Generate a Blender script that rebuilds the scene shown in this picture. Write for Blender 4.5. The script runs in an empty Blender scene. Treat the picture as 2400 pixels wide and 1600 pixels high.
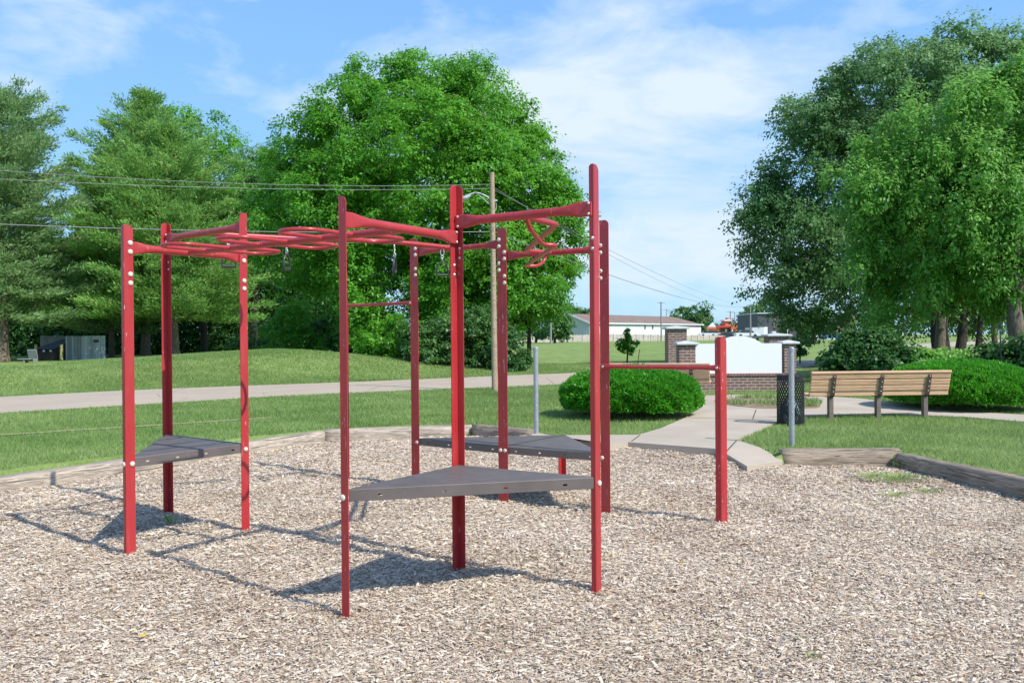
import bpy, math, random
import numpy as np
from mathutils import Matrix, Vector
R = math.radians
rng = np.random.default_rng(7)
random.seed(7)
scene = bpy.context.scene
col = scene.collection
# ------------------------------------------------------------------ camera
F = 2000.0; W0 = 2400.0; H0 = 1600.0; CH = 1.65
PITCH = math.atan((800 - 790) / F); ROLL = -0.0075
CM = Matrix.Rotation(math.pi / 2 - PITCH, 3, 'X') @ Matrix.Rotation(ROLL, 3, 'Z')
cam = bpy.data.objects.new('camera', bpy.data.cameras.new('camera'))
col.objects.link(cam)
cam.data.sensor_width = 36; cam.data.lens = 36 * F / W0
cam.data.clip_start = 0.05; cam.data.clip_end = 6000
cam.matrix_world = Matrix.Translation((0, 0, CH)) @ CM.to_4x4()
scene.camera = cam

def ray(px, py):
    return CM @ Vector((px - 1200, 800 - py, -F))
def G(px, py, z=0.0):                       # photo measurement -> point on the level z
    d = ray(px, py); t = (z - CH) / d.z
    return np.array([d.x * t, d.y * t, z])
def D(px, py, Y):                           # photo measurement -> point at distance Y
    d = ray(px, py); t = Y / d.y
    return np.array([d.x * t, Y, CH + d.z * t])
def lerp(a, b, t): return np.asarray(a) * (1 - t) + np.asarray(b) * t
def unit(v):
    v = np.asarray(v, float); return v / (np.linalg.norm(v) + 1e-12)
def sstep(a, b, x):
    t = np.clip((x - a) / (b - a), 0, 1); return t * t * (3 - 2 * t)

# ------------------------------------------------------------------ tagging
def tag(o, label=None, cat=None, group=None, kind=None):
    if label: o['label'] = label
    if cat: o['category'] = cat
    if group: o['group'] = group
    if kind: o['kind'] = kind
    return o
def empty(name, loc, label, cat, group=None, rz=0.0):
    o = bpy.data.objects.new(name, None); col.objects.link(o)
    o.empty_display_size = .2
    o.location = [float(v) for v in loc]; o.rotation_euler = (0, 0, rz)
    return tag(o, label, cat, group)
def copy_tree(o, parent=None):
    c = o.copy(); col.objects.link(c)
    if parent is not None: c.parent = parent
    for ch in list(o.children): copy_tree(ch, c)
    return c

# ------------------------------------------------------------------ mesh tools
def link(name, me, mat, parent=None, loc=None, keep=False):
    o = bpy.data.objects.new(name, me); col.objects.link(o)
    if mat:
        for m in (mat if isinstance(mat, (list, tuple)) else [mat]): me.materials.append(m)
    if parent is not None:
        o.parent = parent
        if not keep:                          # vertices are given in world space: undo the parent's place
            chain = []; p = parent
            M = Matrix.Identity(4)
            while p is not None:
                chain.append(p); p = p.parent
            for p in reversed(chain): M = M @ (Matrix.Translation(p.location) @ p.rotation_euler.to_matrix().to_4x4())
            me.transform(M.inverted())
    if loc is not None: o.location = loc
    return o
def center(o, base=None):                     # puts a top-level mesh's origin at its own foot
    me = o.data
    co = np.empty(len(me.vertices) * 3, 'f'); me.vertices.foreach_get('co', co); co = co.reshape(-1, 3)
    c = base if base is not None else np.array([(co[:, 0].min() + co[:, 0].max()) / 2, (co[:, 1].min() + co[:, 1].max()) / 2, co[:, 2].min()])
    me.transform(Matrix.Translation([-float(v) for v in c])); o.location = [float(v) for v in c]
    return o
def uniform_mesh(name, V, k, shade=None, smooth=False, faces=None):
    """V (n,3); consecutive k vertices form a face, or faces (m,k) index array."""
    V = np.ascontiguousarray(V, dtype=np.float32)
    if faces is None: idx = np.arange(len(V), dtype=np.int32); nf = len(V) // k
    else: idx = np.ascontiguousarray(faces, dtype=np.int32).ravel(); nf = len(faces)
    me = bpy.data.meshes.new(name)
    me.vertices.add(len(V)); me.vertices.foreach_set('co', V.ravel())
    me.loops.add(len(idx)); me.loops.foreach_set('vertex_index', idx)
    me.polygons.add(nf)
    me.polygons.foreach_set('loop_start', np.arange(0, nf * k, k, dtype=np.int32))
    me.polygons.foreach_set('loop_total', np.full(nf, k, np.int32))
    if smooth: me.polygons.foreach_set('use_smooth', np.ones(nf, bool))
    me.update(calc_edges=True)
    if shade is not None:
        a = me.attributes.new('shade', 'FLOAT', 'FACE'); a.data.foreach_set('value', np.ascontiguousarray(shade, np.float32))
    return me

class MB:
    def __init__(s): s.v = []; s.f = []; s.sm = []; s.mi = []; s.n = 0
    def add(s, verts, faces, smooth=False, m=0):
        verts = [tuple(map(float, v)) for v in verts]
        s.v += verts; s.f += [tuple(i + s.n for i in f) for f in faces]
        s.sm += [smooth] * len(faces); s.mi += [m] * len(faces); s.n += len(verts); return s
    def box(s, c, size, X=(1, 0, 0), Y=None, bev=0.0, m=0):
        X = unit(X); Z = np.array([0, 0, 1.]) if Y is None else None
        if Y is None:
            Z = np.array([0, 0, 1.]) if abs(X[2]) < .9 else np.array([1., 0, 0])
            Yv = unit(np.cross(Z, X)); Zv = np.cross(X, Yv)
        else:
            Yv = unit(Y); Zv = np.cross(X, Yv)
        c = np.asarray(c, float); h = np.asarray(size, float) / 2
        if bev <= 0:
            P = [c + X * sx * h[0] + Yv * sy * h[1] + Zv * sz * h[2] for sz in (-1, 1) for sy in (-1, 1) for sx in (-1, 1)]
            return s.add(P, [(0, 2, 3, 1), (4, 5, 7, 6), (0, 1, 5, 4), (2, 6, 7, 3), (0, 4, 6, 2), (1, 3, 7, 5)], m=m)
        b = min(bev, h.min() * .9)
        # bevelled along the four long (X) edges and the ends
        prof = [(-h[1] + b, -h[2]), (h[1] - b, -h[2]), (h[1], -h[2] + b), (h[1], h[2] - b), (h[1] - b, h[2]), (-h[1] + b, h[2]), (-h[1], h[2] - b), (-h[1], -h[2] + b)]
        rings = []
        for xx, k in ((-h[0], b), (-h[0] + b, 0), (h[0] - b, 0), (h[0], b)):
            for y, z in prof:
                yy = y * (1 - k / h[1]) if k else y; zz = z * (1 - k / h[2]) if k else z
                rings.append(c + X * xx + Yv * yy + Zv * zz)
        fs = [tuple(range(7, -1, -1))]
        for r in range(3):
            for i in range(8):
                j = (i + 1) % 8; fs.append((r * 8 + i, r * 8 + j, r * 8 + 8 + j, r * 8 + 8 + i))
        fs.append(tuple(range(24, 32)))
        return s.add(rings, fs, m=m)
    def loft(s, path, sec, n=14, up=(0, 0, 1), cap=True, smooth=True, m=0, closed=False):
        """sec: per point (a,b,p): half width across, half height along 'up', squareness"""
        P = [np.asarray(p, float) for p in path]; N = len(P); vs = []
        if isinstance(sec[0], (int, float)) : sec = [tuple(sec)] * N
        pa = None
        for i in range(N):
            if closed: t = unit(P[(i + 1) % N] - P[i - 1])
            else: t = unit(P[min(i + 1, N - 1)] - P[max(i - 1, 0)])
            if pa is None:
                u0 = np.asarray(up, float)
                if abs(np.dot(u0, t)) > .95: u0 = np.array([1., 0, 0])
                a = unit(np.cross(t, u0))
            else: a = unit(pa - t * np.dot(pa, t))
            if sec[0][2] != 2 or sec[0][0] != sec[0][1]:
                u0 = np.asarray(up, float)
                if abs(np.dot(u0, t)) < .95: a = unit(np.cross(t, u0))
            pa = a; b = unit(np.cross(a, t))
            ra, rb, e = sec[i]
            for k in range(n):
                th = 2 * math.pi * k / n; c_, s_ = math.cos(th), math.sin(th)
                cc = math.copysign(abs(c_) ** (2 / e), c_); ss = math.copysign(abs(s_) ** (2 / e), s_)
                vs.append(P[i] + a * ra * cc + b * rb * ss)
        fs = []
        for i in range(N if closed else N - 1):
            j = (i + 1) % N
            for k in range(n):
                l = (k + 1) % n; fs.append((i * n + k, i * n + l, j * n + l, j * n + k))
        s.add(vs, fs, smooth, m)
        if cap and not closed:
            s.add(vs[:n], [tuple(range(n - 1, -1, -1))], False, m); s.add(vs[-n:], [tuple(range(n))], False, m)
        return s
    def tube(s, path, r, n=10, cap=True, closed=False, m=0):
        rs = r if isinstance(r, (list, tuple, np.ndarray)) else [r] * len(path)
        return s.loft(path, [(q, q, 2) for q in rs], n, cap=cap, closed=closed, m=m)
    def cyl(s, p, h, r, n=24, r2=None, m=0):
        p = np.asarray(p, float); return s.tube([p, p + (0, 0, h)], [r, r2 or r], n, m=m)
    def dome(s, c, nrm, r, hgt, n=12, m=0):
        nrm = unit(nrm); a = unit(np.cross(nrm, (0, 0, 1) if abs(nrm[2]) < .9 else (1, 0, 0))); b = np.cross(nrm, a); c = np.asarray(c, float)
        vs = []; L = [(1, 0), (1, .35), (.86, .68), (.5, .93)]
        for q, hh in L:
            for k in range(n):
                th = 2 * math.pi * k / n; vs.append(c + (a * math.cos(th) + b * math.sin(th)) * r * q + nrm * hgt * hh)
        vs.append(c + nrm * hgt); fs = []
        for i in range(3):
            for k in range(n): l = (k + 1) % n; fs.append((i * n + k, i * n + l, i * n + n + l, i * n + n + k))
        for k in range(n): fs.append((3 * n + k, 3 * n + (k + 1) % n, 4 * n))
        return s.add(vs, fs, True, m)
    def prism(s, poly, z0, z1, m=0):           # poly: list of (x,y)
        n = len(poly); vs = [(p[0], p[1], z0) for p in poly] + [(p[0], p[1], z1) for p in poly]
        fs = [tuple(range(n - 1, -1, -1)), tuple(range(n, 2 * n))] + [(i, (i + 1) % n, n + (i + 1) % n, n + i) for i in range(n)]
        return s.add(vs, fs, m=m)
    def build(s, name, mat, parent=None, keep=False):
        me = bpy.data.meshes.new(name); me.from_pydata(s.v, [], s.f)
        me.polygons.foreach_set('use_smooth', s.sm); me.polygons.foreach_set('material_index', s.mi)
        me.update()
        import bmesh
        bm = bmesh.new(); bm.from_mesh(me); bmesh.ops.recalc_face_normals(bm, faces=bm.faces); bm.to_mesh(me); bm.free()
        return link(name, me, mat, parent, keep=keep)

def curve(pts, n=8):                            # Catmull-Rom through points
    P = [np.asarray(p, float) for p in pts]; P = [2 * P[0] - P[1]] + P + [2 * P[-1] - P[-2]]; out = []
    for i in range(1, len(P) - 2):
        for k in range(n):
            t = k / n; a, b, c, d = P[i - 1], P[i], P[i + 1], P[i + 2]
            out.append(.5 * ((2 * b) + (c - a) * t + (2 * a - 5 * b + 4 * c - d) * t * t + (3 * b - a - 3 * c + d) * t ** 3))
    out.append(P[-2]); return out
def rounded(pts, r=.06, n=5):                   # polyline with rounded corners
    P = [np.asarray(p, float) for p in pts]; out = [P[0]]
    for i in range(1, len(P) - 1):
        a = P[i] + unit(P[i - 1] - P[i]) * r; b = P[i] + unit(P[i + 1] - P[i]) * r
        for k in range(n + 1):
            t = k / n; out.append((1 - t) ** 2 * a + 2 * t * (1 - t) * P[i] + t * t * b)
    out.append(P[-1]); return out

# ------------------------------------------------------------------ materials
class NT:
    def __init__(s, name):
        s.m = bpy.data.materials.new(name); s.m.use_nodes = True; s.t = s.m.node_tree; s.t.nodes.clear()
        s.out = s.t.nodes.new('ShaderNodeOutputMaterial')
    def n(s, ty, **kw):
        nd = s.t.nodes.new('ShaderNode' + ty)
        for k, v in kw.items():
            if k.startswith('_'): setattr(nd, k[1:], v)
            else:
                key = k.replace('__', ' ')
                s.set(nd, key, v)
        return nd
    def set(s, nd, key, v):
        inp = nd.inputs[int(key[1:])] if key[0] == 'i' and key[1:].isdigit() else nd.inputs[key]
        if isinstance(v, bpy.types.NodeSocket): s.t.links.new(v, inp)
        elif isinstance(v, bpy.types.Node): s.t.links.new(v.outputs[0], inp)
        else:
            if isinstance(v, (tuple, list)) and len(v) == 3 and inp.type == 'RGBA': v = tuple(v) + (1,)
            inp.default_value = v
    def coord(s, which='Object', scale=(1, 1, 1), rot=(0, 0, 0)):
        tc = s.n('TexCoord'); mp = s.n('Mapping', Vector=tc.outputs[which], Scale=scale, Rotation=rot); return mp
    def geo(s, scale=(1, 1, 1)):
        g = s.n('NewGeometry'); return s.n('Mapping', Vector=g.outputs['Position'], Scale=scale)
    def noise(s, vec, scale, detail=4, rough=.55, dist=0):
        return s.n('TexNoise', Vector=vec, Scale=scale, Detail=detail, Roughness=rough, Distortion=dist).outputs[0]
    def ramp(s, fac, stops, interp='LINEAR'):
        r = s.n('ValToRGB', Fac=fac); cr = r.color_ramp; cr.interpolation = interp
        while len(cr.elements) < len(stops): cr.elements.new(.5)
        for e, (p, c) in zip(cr.elements, stops):
            e.position = p; e.color = (*c, 1) if len(c) == 3 else c
        return r.outputs[0]
    def mr(s, v, a, b, c=0., d=1.):
        return s.n('MapRange', Value=v, **{'From__Min': a, 'From__Max': b, 'To__Min': c, 'To__Max': d}).outputs[0]
    def mix(s, fac, a, b, mode='MIX'):
        nd = s.n('Mix', _data_type='RGBA', _blend_type=mode); s.set(nd, 'i0', fac); s.set(nd, 'i6', a); s.set(nd, 'i7', b); return nd.outputs[2]
    def math(s, op, a, b=0., clamp=False):
        nd = s.n('Math', _operation=op, _use_clamp=clamp); s.set(nd, 'i0', a); s.set(nd, 'i1', b); return nd.outputs[0]
    def bump(s, h, dist=.01, st=1.):
        return s.n('Bump', Height=h, Distance=dist, Strength=st).outputs[0]
    def bsdf(s, color, rough=.6, normal=None, **kw):
        b = s.n('BsdfPrincipled', Roughness=rough); s.set(b, 'Base Color', color)
        if normal is not None: s.set(b, 'Normal', normal)
        for k, v in kw.items(): s.set(b, k.replace('__', ' '), v)
        return b
    def done(s, sh):
        s.t.links.new(sh.outputs[0], s.out.inputs['Surface']); return s.m
def simple(name, c, rough=.6, var=.15, scale=8, metal=0., bump=0.):
    t = NT(name); co = t.coord()
    nz = t.noise(co, scale, 5)
    cc = t.ramp(nz, [(.25, tuple(x * (1 - var) for x in c)), (.75, tuple(min(1, x * (1 + var)) for x in c))])
    nm = t.bump(t.noise(co, scale * 6, 3), bump) if bump else None
    return t.done(t.bsdf(cc, rough, nm, Metallic=metal))

def foliage(name, dark, mid, lite, trans=.35, rough=.45, patch=.25):
    t = NT(name); a = t.n('Attribute', _attribute_name='shade')
    nz = t.noise(t.geo(), patch, 3)
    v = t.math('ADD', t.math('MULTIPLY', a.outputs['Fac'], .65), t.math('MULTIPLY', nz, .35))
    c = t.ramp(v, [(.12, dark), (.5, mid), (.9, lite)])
    b = t.bsdf(c, rough, None, Specular__IOR__Level=.35)
    tr = t.n('BsdfTranslucent'); t.set(tr, 'Color', t.mix(.5, c, tuple(min(1, x * 1.5) for x in lite)))
    mx = t.n('MixShader', Fac=trans); t.t.links.new(b.outputs[0], mx.inputs[1]); t.t.links.new(tr.outputs[0], mx.inputs[2])
    return t.done(mx)
def bark(name, a, b, scale=3):
    t = NT(name); g = t.geo((scale * 3, scale * 3, scale * .55)); nz = t.noise(g, 3, 8, .7, .6)
    c = t.ramp(nz, [(.3, a), (.7, b)])
    return t.done(t.bsdf(c, .9, t.bump(nz, .06, 1.)))

M = {}
def m_red(name, wear):
    t = NT(name); co = t.geo(); n1 = t.noise(co, 2.2, 5)
    base = t.ramp(n1, [(.3, (.37, .024, .027)), (.75, (.44, .034, .036))])
    vec = t.geo((70, 70, 9)); nz = t.noise(vec, 1., 3, .6)
    big = t.noise(t.geo((6, 6, 1.4)), 1., 2)
    chip = t.math('MULTIPLY', t.mr(nz, .70 - .07 * wear, .735 - .07 * wear), t.mr(big, .48, .58))
    c = t.mix(chip, base, (.62, .50, .47))
    dust = t.mr(t.noise(t.geo((20, 20, 3)), 1, 5), .5, .9, 0, .16)
    c = t.mix(dust, c, (.52, .20, .18))
    r = t.mr(n1, .2, .8, .30, .46)
    return t.done(t.bsdf(c, r, t.bump(t.noise(co, 40, 2), .0006), Coat__Weight=.14, Coat__Roughness=.2))
M['red'] = m_red('red_paint', .5)
M['redworn'] = m_red('worn_red_paint', .7)
M['bolt'] = simple('bolt_cap', (.62, .58, .46), .4, .12, 60)
M['steel'] = simple('zinc_steel', (.62, .62, .6), .35, .2, 60, metal=.7)
def m_deck():
    t = NT('deck_coating'); co = t.geo(); n1 = t.noise(co, 5, 6)
    g = t.n('NewGeometry'); up = t.n('SeparateXYZ', Vector=g.outputs['Normal']).outputs[2]
    mp = t.n('Mapping', Vector=g.outputs['Position'], Rotation=(0, 0, R(-31)), Scale=(52, 52, 52))
    sp = t.n('SeparateXYZ', Vector=mp.outputs[0])
    dx = t.math('SINE', t.math('MULTIPLY', sp.outputs[0], 3.1)); dy = t.math('SINE', t.math('MULTIPLY', sp.outputs[1], 3.1))
    dots = t.math('MULTIPLY', t.mr(t.math('MULTIPLY', dx, dy), .25, .6), t.mr(up, .8, .9))
    c = t.ramp(n1, [(.25, (.112, .090, .080)), (.75, (.155, .128, .114))])
    c = t.mix(t.math('MULTIPLY', dots, .7), c, (.06, .052, .05))
    n2 = t.noise(t.geo((3, 3, 3)), 6, 6, .7)
    c = t.mix(t.mr(n2, .62, .72, 0, .3), c, (.26, .23, .20))
    dust = t.mr(t.noise(t.geo(), 14, 6, .7), .45, .8, 0, .22)
    c = t.mix(t.math('MULTIPLY', dust, t.mr(up, .5, .9)), c, (.30, .26, .24))
    return t.done(t.bsdf(c, .5, t.bump(dots, .002, -1)))
M['deck'] = m_deck()
def m_wood(name, a, b, c3, crack=.5, grey=.0):
    t = NT(name); co = t.coord('Object', (1.2, 14, 14)); w = t.noise(co, 2.2, 8, .65, 1.2)
    fine = t.noise(t.coord('Object', (3, 70, 70)), 1.5, 4, .6)
    v = t.math('ADD', t.math('MULTIPLY', w, .6), t.math('MULTIPLY', fine, .4))
    c = t.ramp(v, [(.38, a), (.5, b), (.62, c3)])
    ck = t.noise(t.coord('Object', (.9, 22, 26)), 1.3, 5, .5, .8)
    crk = t.mr(ck, .60, .66, 0, crack)
    c = t.mix(crk, c, tuple(x * .25 for x in a))
    st = t.noise(t.coord('Object', (2, 3, 3)), 1.2, 4)
    c = t.mix(t.mr(st, .5, .75, 0, .4), c, tuple(x * .6 for x in a))
    upn = t.n('SeparateXYZ', Vector=t.n('NewGeometry').outputs['Normal']).outputs[2]
    if name.endswith('timber'): c = t.mix(t.math('MULTIPLY', t.mr(upn, .5, .9), t.mr(st, .35, .6, .25, .8)), c, tuple(x * .62 for x in b))
    h = t.math('SUBTRACT', v, t.math('MULTIPLY', crk, 1.2))
    return t.done(t.bsdf(c, .85, t.bump(h, .012, 1.)))
M['timber'] = m_wood('weathered_timber', (.19, .145, .105), (.33, .265, .20), (.48, .40, .31))
M['timberpale'] = m_wood('pale_timber', (.19, .15, .11), (.42, .35, .27), (.62, .54, .43), .6)
M['timberdark'] = m_wood('dark_timber', (.17, .125, .085), (.33, .26, .185), (.50, .41, .305), .8)
M['plank'] = m_wood('tan_plank', (.56, .33, .19), (.64, .39, .235), (.70, .45, .29), .0)
M['pole'] = m_wood('pole_wood', (.28, .19, .12), (.42, .31, .20), (.52, .42, .30), .5)
M['brown'] = simple('brown_steel', (.085, .055, .048), .5, .2, 12)
M['leg'] = simple('bench_leg', (.17, .13, .11), .6, .25, 12)
M['galv'] = simple('galvanised_steel', (.36, .38, .40), .42, .2, 20, metal=.35)
M['black'] = simple('black_coating', (.018, .018, .02), .45, .3, 20)
M['green_bag'] = simple('green_liner', (.02, .10, .065), .4, .4, 10)
t_ = NT('bag_mix'); n_ = t_.noise(t_.geo((1, 1, .5)), 9, 3); M['liner'] = t_.done(t_.bsdf(t_.ramp(n_, [(.40, (.03, .03, .035)), (.5, (.02, .12, .08)), (.56, (.35, .36, .37)), (.66, (.08, .09, .1))], 'CONSTANT'), .4))
M['white'] = simple('white_panel', (.78, .78, .77), .6, .05, 3)
M['cap'] = simple('stone_cap', (.55, .56, .56), .7, .1, 8)
M['rubber'] = simple('handle_rubber', (.035, .035, .038), .35, .3, 40)
M['lampgrey'] = simple('lamp_grey', (.45, .47, .48), .5, .1, 10)
M['bollard'] = simple('yellowed_wood', (.30, .31, .12), .8, .3, 6)
M['greyfence'] = simple('grey_board', (.36, .39, .41), .8, .3, 3)
t_ = NT('striped_grey_board'); n_ = t_.noise(t_.geo((5.2, .02, .05)), 1.3, 1); n2_ = t_.noise(t_.geo(), 2, 5); M['greyfence'] = t_.done(t_.bsdf(t_.mix(t_.mr(n2_, .4, .7, 0, .3), t_.ramp(n_, [(.40, (.22, .245, .265)), (.6, (.50, .52, .535))]), (.42, .43, .44)), .85))
M['dumpbody'] = simple('dumpster_body', (.045, .035, .032), .6, .3, 4)
M['dumplid'] = simple('dumpster_lid', (.02, .024, .03), .5, .3, 4)
M['leafyellow'] = simple('yellow_leaf', (.65, .40, .05), .6, .2, 20)
def m_brick(name, c1, c2, mortar, sc=1.):
    t = NT(name); tc = t.n('TexCoord'); sp = t.n('SeparateXYZ', Vector=tc.outputs['Object'])
    x = t.math('ADD', sp.outputs[0], sp.outputs[1]); cb = t.n('CombineXYZ', X=x, Y=sp.outputs[2])
    b = t.n('TexBrick', Vector=cb, Color1=c1, Color2=c2, Mortar=mortar, Scale=1.0)
    t.set(b, 'Mortar Size', .012 * sc); t.set(b, 'Brick Width', .22 * sc); t.set(b, 'Row Height', .078 * sc); t.set(b, 'Bias', 0.)
    nz = t.noise(t.coord('Object'), 9, 5)
    c = t.mix(t.mr(nz, .3, .8, 0, .45), b.outputs['Color'], tuple(x * .55 for x in c1))
    n2 = t.noise(t.coord('Object', (1, 1, 1)), 3, 6, .7)
    c = t.mix(t.mr(n2, .66, .74, 0, .5), c, (.5, .45, .42))
    return t.done(t.bsdf(c, .85, t.bump(b.outputs['Fac'], .008, -1)))
M['brick'] = m_brick('brown_brick', (.235, .125, .095), (.16, .085, .068), (.40, .35, .31), 1.)

def m_ground(name, kind):
    t = NT(name); g = t.geo()
    if kind == 'lawn':
        a = t.noise(g, .12, 4); b = t.noise(g, .9, 5, .6); c = t.noise(t.geo((1, 1, 1)), 14, 4, .7); f = t.noise(g, 60, 2, .6)
        v = t.math('ADD', t.math('MULTIPLY', b, .38), t.math('ADD', t.math('MULTIPLY', c, .34), t.math('MULTIPLY', f, .28)))
        cc = t.ramp(v, [(.36, (.075, .14, .03)), (.5, (.18, .265, .075)), (.64, (.32, .39, .15))])
        cc = t.mix(t.mr(a, .42, .62, 0, .5), cc, t.ramp(v, [(.36, (.13, .18, .035)), (.64, (.36, .40, .13))]))
        dry = t.noise(g, .55, 7, .7)
        cc = t.mix(t.mr(dry, .64, .76, 0, .55), cc, (.30, .27, .12))
        return t.done(t.bsdf(cc, .95, t.bump(v, .05, .8), Specular__IOR__Level=.1))
    if kind == 'mulch':
        v = t.n('TexVoronoi', Vector=t.geo((1, 1, 1)), Scale=38.); nz = t.noise(g, 45, 4)
        cc = t.ramp(nz, [(.3, (.32, .24, .175)), (.7, (.54, .44, .34))])
        return t.done(t.bsdf(cc, .95, t.bump(v.outputs[0], .01)))
    if kind == 'road':
        a = t.noise(g, .5, 5); b = t.noise(g, 50, 3); s = t.noise(t.geo((1.2, .35, 1)), .7, 5, .6)
        cc = t.ramp(b, [(.3, (.37, .295, .21)), (.7, (.52, .425, .315))])
        cc = t.mix(t.mr(a, .4, .75, 0, .35), cc, (.31, .255, .195)); cc = t.mix(t.mr(s, .55, .7, 0, .25), cc, (.40, .36, .34))
        vr = t.n('TexVoronoi', _feature='DISTANCE_TO_EDGE', Vector=t.n('Mapping', Vector=t.n('Mix', _data_type='VECTOR', i0=.06, i4=g.outputs[0], i5=t.n('TexNoise', Vector=g, Scale=1.5).outputs['Color']).outputs[1]), Scale=.28)
        cr = t.mr(vr.outputs[0], .0, .006, .6, 0)
        cc = t.mix(cr, cc, (.06, .055, .05))
        return t.done(t.bsdf(cc, .9, t.bump(b, .004)))
    if kind == 'concrete':
        a = t.noise(g, .8, 6, .6); b = t.noise(g, 60, 3); st = t.noise(g, 3.2, 6, .7)
        cc = t.ramp(a, [(.3, (.40, .325, .24)), (.7, (.53, .445, .34))])
        cc = t.mix(t.mr(b, .35, .7, 0, .2), cc, (.30, .26, .22)); cc = t.mix(t.mr(st, .55, .75, 0, .3), cc, (.33, .28, .23))
        return t.done(t.bsdf(cc, .88, t.bump(b, .003)))
M['lawn'] = m_ground('lawn_ground', 'lawn'); M['mulchbase'] = m_ground('mulch_bed', 'mulch')
M['road'] = m_ground('road_surface', 'road'); M['concrete'] = m_ground('walk_concrete', 'concrete')
def m_chips():
    t = NT('wood_chips'); a = t.n('Attribute', _attribute_name='shade').outputs['Fac']
    big = t.noise(t.geo(), .9, 6, .6)
    v = t.math('ADD', a, t.mr(big, .3, .7, -.22, .16))
    c = t.ramp(v, [(.0, (.31, .205, .13)), (.12, (.43, .325, .225)), (.30, (.54, .44, .32)), (.60, (.64, .545, .415)), (.86, (.73, .64, .515)), (.975, (.80, .725, .61)), (1., (.72, .50, .20))])
    c = t.mix(t.mr(t.noise(t.geo(), 90, 3, .6), .35, .75, 0, .35), c, (.42, .32, .22))
    return t.done(t.bsdf(c, .85, Specular__IOR__Level=.2))
M['chips'] = m_chips()
M['blade'] = foliage('grass_blades', (.075, .15, .025), (.195, .305, .075), (.45, .52, .22), .35, .6, .8)
M['maple'] = foliage('maple_leaves', (.03, .115, .008), (.085, .29, .016), (.25, .54, .06), .42)
M['maple2'] = foliage('dark_leaves', (.018, .06, .014), (.045, .14, .028), (.10, .24, .05), .3)
M['pine'] = foliage('pine_needles', (.06, .16, .03), (.16, .36, .07), (.38, .56, .15), .42, .6, .35)
M['pineblue'] = foliage('blue_pine_needles', (.075, .17, .055), (.20, .355, .125), (.40, .54, .24), .42, .6, .35)
M['willow'] = foliage('bright_leaves', (.035, .13, .012), (.115, .32, .036), (.34, .60, .15), .42)
M['elm'] = foliage('grey_green_leaves', (.032, .10, .024), (.095, .225, .06), (.30, .47, .19), .42)
M['shrub'] = foliage('shrub_leaves', (.03, .09, .02), (.075, .19, .04), (.17, .32, .09), .3)
M['bush'] = foliage('clipped_bush_leaves', (.028, .14, .008), (.06, .28, .014), (.14, .47, .035), .38, .4, 1.5)
M['bark'] = bark('grey_bark', (.07, .055, .042), (.30, .235, .175))
M['barkdark'] = bark('dark_bark', (.022, .017, .014), (.08, .062, .048))
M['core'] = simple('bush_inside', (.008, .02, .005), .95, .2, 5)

# ------------------------------------------------------------------ terrain
LZ = .17
RN = np.array([-.572, .820]); RT = np.array([.820, .572])     # across / along the road
def terrain(x, y):
    s = RN[0] * x + RN[1] * y - 26.5; t = RT[0] * x + RT[1] * y
    hgt = np.interp(t, [-20, 2, 5, 8, 10.4, 13, 17, 21, 30], [.40, .53, .60, .75, .91, 1.03, .62, .14, 0])
    b = sstep(0, 7, s) * (1 - .75 * sstep(9, 26, s))
    z = LZ + hgt * b + .33 * sstep(30, 200, y)
    z += .035 * np.sin(x * .31 + 1) * np.sin(y * .23) * sstep(16, 24, y)
    return z
def tz(x, y): return float(terrain(np.float64(x), np.float64(y)))

mp = [(-330, 1205), (0, 1145), (608, 1050), (763, 1033), (880, 1026), (1107, 1022), (1247, 1022), (1430, 1043), (1472, 1038), (1674, 1053), (1706, 1071), (1751, 1098), (1834, 1098), (2092, 1096), (2399, 1159), (2700, 1236)]
WZ = {1247: .10, 1430: .15, 1472: .15, 1674: .15, 1706: .12, 1751: .06}
MP = [G(px, py, WZ.get(px, 0))[:2] for px, py in mp]
MP = [MP[0] + (MP[0] - MP[1]) * .5] + MP[1:] + [np.array([8.5, 3.0]), np.array([8.5, -4.]), np.array([-10., -4.])]
MPa = np.array(MP)
def inpoly(x, y, P):
    r = np.zeros(x.shape, bool); j = len(P) - 1
    for i in range(len(P)):
        xi, yi = P[i]; xj, yj = P[j]
        c = ((yi > y) != (yj > y)) & (x < (xj - xi) * (y - yi) / (yj - yi + 1e-12) + xi); r ^= c; j = i
    return r
def seg_d(x, y, a, b):
    d = b - a; t = np.clip(((x - a[0]) * d[0] + (y - a[1]) * d[1]) / (d @ d), 0, 1); return np.hypot(x - a[0] - d[0] * t, y - a[1] - d[1] * t)
def mulch_z(x, y):
    q = np.minimum(np.minimum(seg_d(x, y, MP[6], MP[7]), seg_d(x, y, MP[7], MP[9])), seg_d(x, y, MP[9], MP[10]))
    return .12 * np.exp(-(q / .8) ** 2) + .018 * np.sin(x * 1.7 + .5) * np.sin(y * 1.3) + .010 * np.sin(x * 4.1 + y * 2.7) + .008 * np.sin(x * 9.3 - y * 7.1)

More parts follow.
